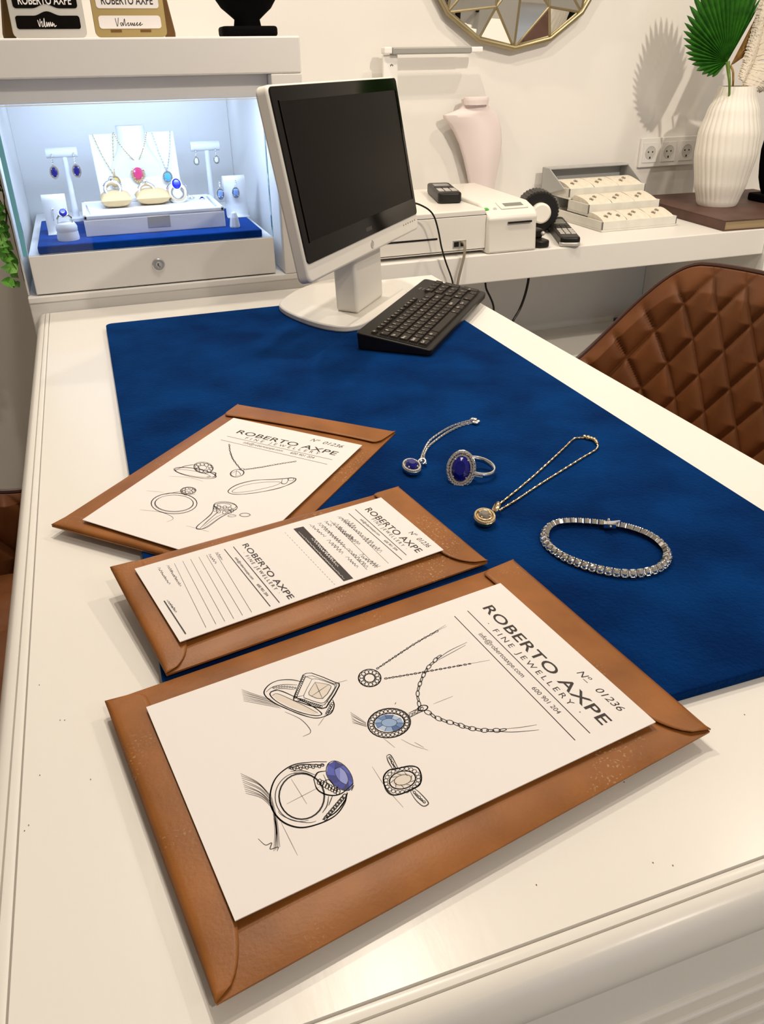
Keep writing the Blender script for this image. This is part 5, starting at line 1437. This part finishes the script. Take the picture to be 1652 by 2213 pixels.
MB().lathe([(rn*.96, -.014), (rn, -.004), (rn*1.02, 0), (rn*.98, .005), (rn*.9, .006)], 36, Matrix.Translation(((A+B)/2, YB-.010, z_)) @ Matrix.Diagonal((1, .8, 1, 1))).build('neck_cap', PINKV, T, world=True, smooth=50)

# LED desk lamp behind the monitor
YL = 2.325
a, b = py(829, 113, YL), py(1037, 107, YL); p1 = py(843, 118, YL)
T = thing('desk_lamp', (p1.x, YL, CT), 'slim white desk lamp with grey bar head, standing behind the monitor', 'desk lamp')
MB().span((p1.x-.06, YL-.05, CT), (p1.x+.06, YL+.045, CT+.012)).build('lamp_base', WHITEP, T, world=True, bevel=.004)
MB().span((p1.x-.021, YL-.006, CT+.012), (p1.x+.021, YL+.006, p1.z)).build('post', WHITEP, T, world=True, bevel=.003)
zb = a.z; hd = MB().span((a.x-.004, YL-.022, zb-.004), (a.x+.018, YL+.010, zb+.012)); hd.build('hinge', WHITEP, T, world=True, bevel=.003)
xe = b.x-.035
MB().span((a.x+.0185, YL-.024, zb-.006), (xe, YL+.008, zb+.011)).build('lamp_head', mat('lamp_grey', (.34, .33, .30), .4, metal=.2), T, world=True, bevel=.003)
MB().span((xe+.0005, YL-.024, zb-.004), (b.x, YL+.008, zb+.010)).build('end_cap', WHITEP, T, world=True, bevel=.003)
mk = MB(); lp = py(847, 141, YL-.0066)
for da in (-60, 0, 60): mk.ball((lp.x+.0035*math.sin(math.radians(da)), YL-.0066, lp.z+.0035*(math.cos(math.radians(da))-.6)), .0016, 6, 5, sc3=(.8, .4, 1.5))
mk.build('logo', mat('lamp_logo', '4a4845', .5), T, world=True)

# triple power socket
sA, sB, sC = py(1385, 298, 2.376), py(1505, 293, 2.376), py(1378, 362, 2.376)
T = thing('power_socket', ((sA.x+sB.x)/2, 2.379, sC.z), 'white triple power socket on the wall left of the vase', 'power socket')
x0_, x1_, z0_, z1_ = sC.x, sB.x, sC.z, (sA.z+sB.z)/2
MB().span((x0_, 2.368, z0_), (x1_, 2.3795, z1_)).build('frame', WHITEP, T, world=True, bevel=.002)
ww = (x1_-x0_)/3
for i in range(3):
    cx_ = x0_+ww*(i+.5); zc_ = (z0_+z1_)/2
    SM = frame(Vector((cx_, 2.3675, zc_)), (1, 0, 0), None, (0, -1, 0))
    so = MB().prism(rrect(ww*.80, (z1_-z0_)*.68, .002, 3), (0, 0, .0018), SM).build('socket', WHITEP, T, world=True, bevel=.0006)
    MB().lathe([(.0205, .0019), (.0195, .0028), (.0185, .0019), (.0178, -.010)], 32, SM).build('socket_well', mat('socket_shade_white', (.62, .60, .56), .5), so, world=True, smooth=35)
    MB().lathe([(.0024, .0019), (.0024, .0024)], 10, SM @ Matrix.Translation((-.008, .002, 0))).lathe([(.0024, .0019), (.0024, .0024)], 10, SM @ Matrix.Translation((.008, .002, 0))).box((0, -.015, .0022), (.004, .006, .0012), SM).build('pin_holes', STEEL, so, world=True)

# faceted wall mirror
mcx, mcz, RR = 1.224, 1.489, .297
T = thing('wall_mirror', (mcx, 2.379, mcz-RR), 'round faceted mirror with brass frame hanging on the wall above the counter', 'mirror')
def mv(r, deg, dep): a = math.radians(deg-90); return Vector((mcx+r*math.cos(a), 2.379-dep, mcz+r*math.sin(a)))
O = [mv(RR, 22.5*i, .020) for i in range(16)]
I1 = [mv(.215, 22.5+45*i, .060) for i in range(8)]
I2 = [mv(.115, 45*i, .050) for i in range(8)]
Cn = mv(0, 0, .085)
bars = MB(); fcs = []
def seg_(a, b, r): bars.tube([a, b], r*1.25, 6)
for i in range(8):
    o0, o1, o2 = O[2*i], O[2*i+1], O[(2*i+2) % 16]; n1 = I1[i]; m0, m1 = I2[i], I2[(i+1) % 8]
    fcs += [[o0, o1, n1], [o1, o2, n1], [o0, n1, m0], [o2, m1, n1], [n1, m1, m0], [m0, m1, Cn]]
    for a, b in ((o0, n1), (o1, n1), (o2, n1), (n1, m0), (n1, m1), (m0, m1), (m0, Cn), (o0, m0)): seg_(a, b, .0028)
for k_, f_ in enumerate(fcs):
    n_ = (f_[1]-f_[0]).cross(f_[2]-f_[0]).normalized()
    if n_.y > 0: n_ = -n_
    MB().prism(f_, -n_*.0025).build('mirror_facet', MIRR, T, world=True)
bars.build('lattice', GOLDM, T, world=True, smooth=True)
MB().tube([p+Vector((0, -.002, 0)) for p in O], .0075, 10, True).build('frame', GOLDM, T, world=True, smooth=50)
MB().prism([Vector((p.x, 2.3785, p.z)) for p in O], (0, -.012, 0)).build('back_plate', GOLDM, T, world=True)

# cables
def cable(label, pts, r, mt, n=10):
    P = cr(pts, n); o = MB().tube(P, r, 8).build('cable', mt, smooth=True)
    lo = min(P, key=lambda p: p.z); tag(solo(o, lo), label, 'cable')
k1 = crop(780, 380, 4.13)
def kc_(x, y, Y): return py(*k1(x, y), Y)
cable('thin black cable looping from the monitor across the cash drawer front', [kc_(440, 235, 1.80), kc_(520, 255, 1.82), kc_(610, 305, 1.83), kc_(660, 375, 1.835), kc_(695, 500, 1.838), kc_(722, 640, 1.84), kc_(760, 770, 1.84), kc_(800, 880, 1.842), kc_(822, 960, 1.842), kc_(835, 1080, 1.842)], .0021, BLACKP)
cable('grey network cable plugged into the cash drawer key plate', [kc_(900, 588, 1.872), kc_(922, 598, 1.858), kc_(930, 640, 1.850), kc_(922, 720, 1.846), kc_(900, 810, 1.844), kc_(880, 890, 1.844), kc_(866, 965, 1.844), kc_(860, 1080, 1.844)], .0036, CABLEG)
cable('black cable hanging under the counter just right of the keyboard', [kc_(1112, 945, 1.93), kc_(1122, 1010, 1.93), kc_(1160, 1090, 1.93), kc_(1182, 1150, 1.92), kc_(1188, 1210, 1.92), kc_(1185, 1400, 1.92)], .0028, BLACKP)
cable('thick black cable hanging under the middle of the counter', [kc_(1502, 890, 1.95), kc_(1492, 960, 1.95), kc_(1465, 1070, 1.95), kc_(1420, 1190, 1.95), kc_(1362, 1290, 1.94), kc_(1300, 1400, 1.94)], .0036, BLACKP)

# mustard edged box on the plinth
c = pz(1322, 733, .345)
a, b = px(1322, 698, 1.40), None
T = thing('storage_box', (1.72, 2.19, .345), 'mustard edged box standing under the counter, partly behind the brown chair', 'box')
_best = min((abs(py(1321, yy, 2.118).z-.360), yy) for yy in range(640, 800))[1]
g0 = pz(1316, 742, .3453); YG = max(g0.y, 2.115); YG = 2.118; gx = py(1321, _best, YG+.12).x; gz = .392
MB().span((gx, YG, .3455), (gx+.20, YG+.12, gz)).build('box_body', MUST, T, world=True, bevel=.002)
MB().span((gx-.002, YG-.002, gz), (gx+.202, YG+.122, gz+.012)).build('box_lid', BLACKP, T, world=True, bevel=.002)

# ================================================================== CHAIRS
def chair(M, label):
    T = thing('quilted_chair', M.translation, label, 'chair', None, 0, M)
    # local: x along the width, -y is the front, z up
    NA, NT = 400, 170; LA = .62
    def plan(a):
        s_ = 1 if a >= 0 else -1; q = abs(a); st_ = .15; R = .155; arc = R*1.45
        if q < st_: return Vector((a, 0)), Vector((0, 1))
        if q < st_+arc:
            th_ = (q-st_)/R; return Vector((s_*(st_+R*math.sin(th_)), -(R-R*math.cos(th_)))), Vector((s_*math.sin(th_), math.cos(th_)))
        th_ = 1.45; e = q-st_-arc
        return Vector((s_*(st_+R*math.sin(th_)+e*math.cos(th_)), -(R-R*math.cos(th_))-e*math.sin(th_))), Vector((s_*math.sin(th_), math.cos(th_)))
    def ztop(a):
        q = abs(a)
        def ss(e0, e1, x): t = max(0, min(1, (x-e0)/(e1-e0))); return t*t*(3-2*t)
        return .835-.012*(q/.2)**2*(q < .2)-.012*(q >= .2)-.205*ss(.19, .40, q)-.05*ss(.40, .6, q)
    vs = []; 
    def pt(a, t, lay):
        xy, no = plan(a); z0 = .43; zt = ztop(a); z = z0+(zt-z0)*t
        rec = .16*(z-.45)*max(0, no.y)**1.0
        x, y = xy.x+no.x*(.05*(z-.45)), xy.y+rec
        if lay == 0:      # inner quilted face
            p_ = .072; u_ = (a/p_*.9+(z/p_)*.62); v_ = (a/p_*.9-(z/p_)*.62)
            g_ = min(abs(u_-round(u_)), abs(v_-round(v_)))
            puff = .0110*(1-math.exp(-(g_/.105)**1.05))
            edge = min(1, (1-t)*9)*min(1, (LA-abs(a))*16)
            d_ = .012+puff*edge-.006*(1-edge)
            return Vector((x-no.x*d_, y-no.y*d_, z))
        d_ = .016*(min(1, (1-t)*8)**.5*.8+.2)
        return Vector((x+no.x*d_, y+no.y*d_, z))
    for lay in (0, 1):
        for i in range(NA+1):
            for j in range(NT+1): vs.append(pt(-LA+2*LA*i/NA, j/NT, lay))
    fs = []; L = (NA+1)*(NT+1)
    for lay in (0, 1):
        for i in range(NA):
            for j in range(NT):
                a_ = lay*L+i*(NT+1)+j; f = (a_, a_+NT+1, a_+NT+2, a_+1); fs.append(f if lay else f[::-1])
    for i in range(NA):
        for j in (0, NT): a_ = i*(NT+1)+j; fs.append((a_, a_+NT+1, L+a_+NT+1, L+a_))
    for i in (0, NA):
        for j in range(NT): a_ = i*(NT+1)+j; fs.append((a_, a_+1, L+a_+1, L+a_))
    MB().add(vs, fs).build('backrest', LEATHB, T, smooth=70)
    pp_ = [pt(-LA+2*LA*i/NA, 1, 0).lerp(pt(-LA+2*LA*i/NA, 1, 1), .55)+Vector((0, 0, .002)) for i in range(NA+1)]
    MB().tube(pp_, .0048, 8).build('piping', STITCH, T, smooth=True)
    # seat cushion
    sv = []; N = 40
    def sp2(u_, v_, top):
        x = u_*(.272-.03*max(0, v_)); y = -.215+v_*.208; r_ = max(abs(u_), abs(v_)); e = max(0, 1-r_**6)
        p_ = .075; a1 = (x/p_+y/p_)*.7; a2 = (x/p_-y/p_)*.7; g_ = min(abs(a1-round(a1)), abs(a2-round(a2)))
        rr_ = 1-.08*(abs(u_*v_))**3
        return Vector((x*rr_, y*rr_, (.455+.018*e**.5+.006*e*(1-math.exp(-(g_/.1)**1.2))) if top else .405))
    for top in (1, 0):
        for i in range(N+1):
            for j in range(N+1): sv.append(sp2(-1+2*i/N, -1+2*j/N, top))
    fs = []; L = (N+1)**2
    for top in (0, 1):
        for i in range(N):
            for j in range(N): a_ = top*L+i*(N+1)+j; fs.append((a_, a_+N+1, a_+N+2, a_+1))
    for i in range(N):
        for q_ in ((i, i+1), (N*(N+1)+i, N*(N+1)+i+1), (i*(N+1), (i+1)*(N+1)), (i*(N+1)+N, (i+1)*(N+1)+N)): fs.append((q_[0], q_[1], L+q_[1], L+q_[0]))
    MB().add(sv, fs).build('seat', LEATHB, T, smooth=60)
    for sx in (-1, 1):
        for sy in (-1, 1):
            MB().tube([(sx*.15, -.215+sy*.14, .404), (sx*.22, -.215+sy*.19, .002)], .012, 12, rf=lambda t: .014-.004*t).build('leg', STEEL, T, smooth=True)
    return T
CM1 = Matrix.Translation((1.03, 1.045, 0)) @ Matrix.Rotation(-PI/2+math.radians(4), 4, 'Z')
ch1 = chair(CM1, 'brown quilted leather chair right of the desk, its padded back in full view')
CM2 = Matrix.Translation((-.535, .935, 0)) @ Matrix.Rotation(PI/2, 4, 'Z')
dup(ch1, None, CM2, 'brown quilted leather chair at the left side of the desk, only a corner showing')
rg = MB().prism([(-1.0+x, .10+y, .0005) for x, y, _ in rrect(1.3, .9, .02, 3)], (0, 0, .006)).build('rug', RUGM)
tag(solo(rg, (-1.0, .10, .0005)), 'grey and black patterned rug on the floor left of the desk', 'rug')
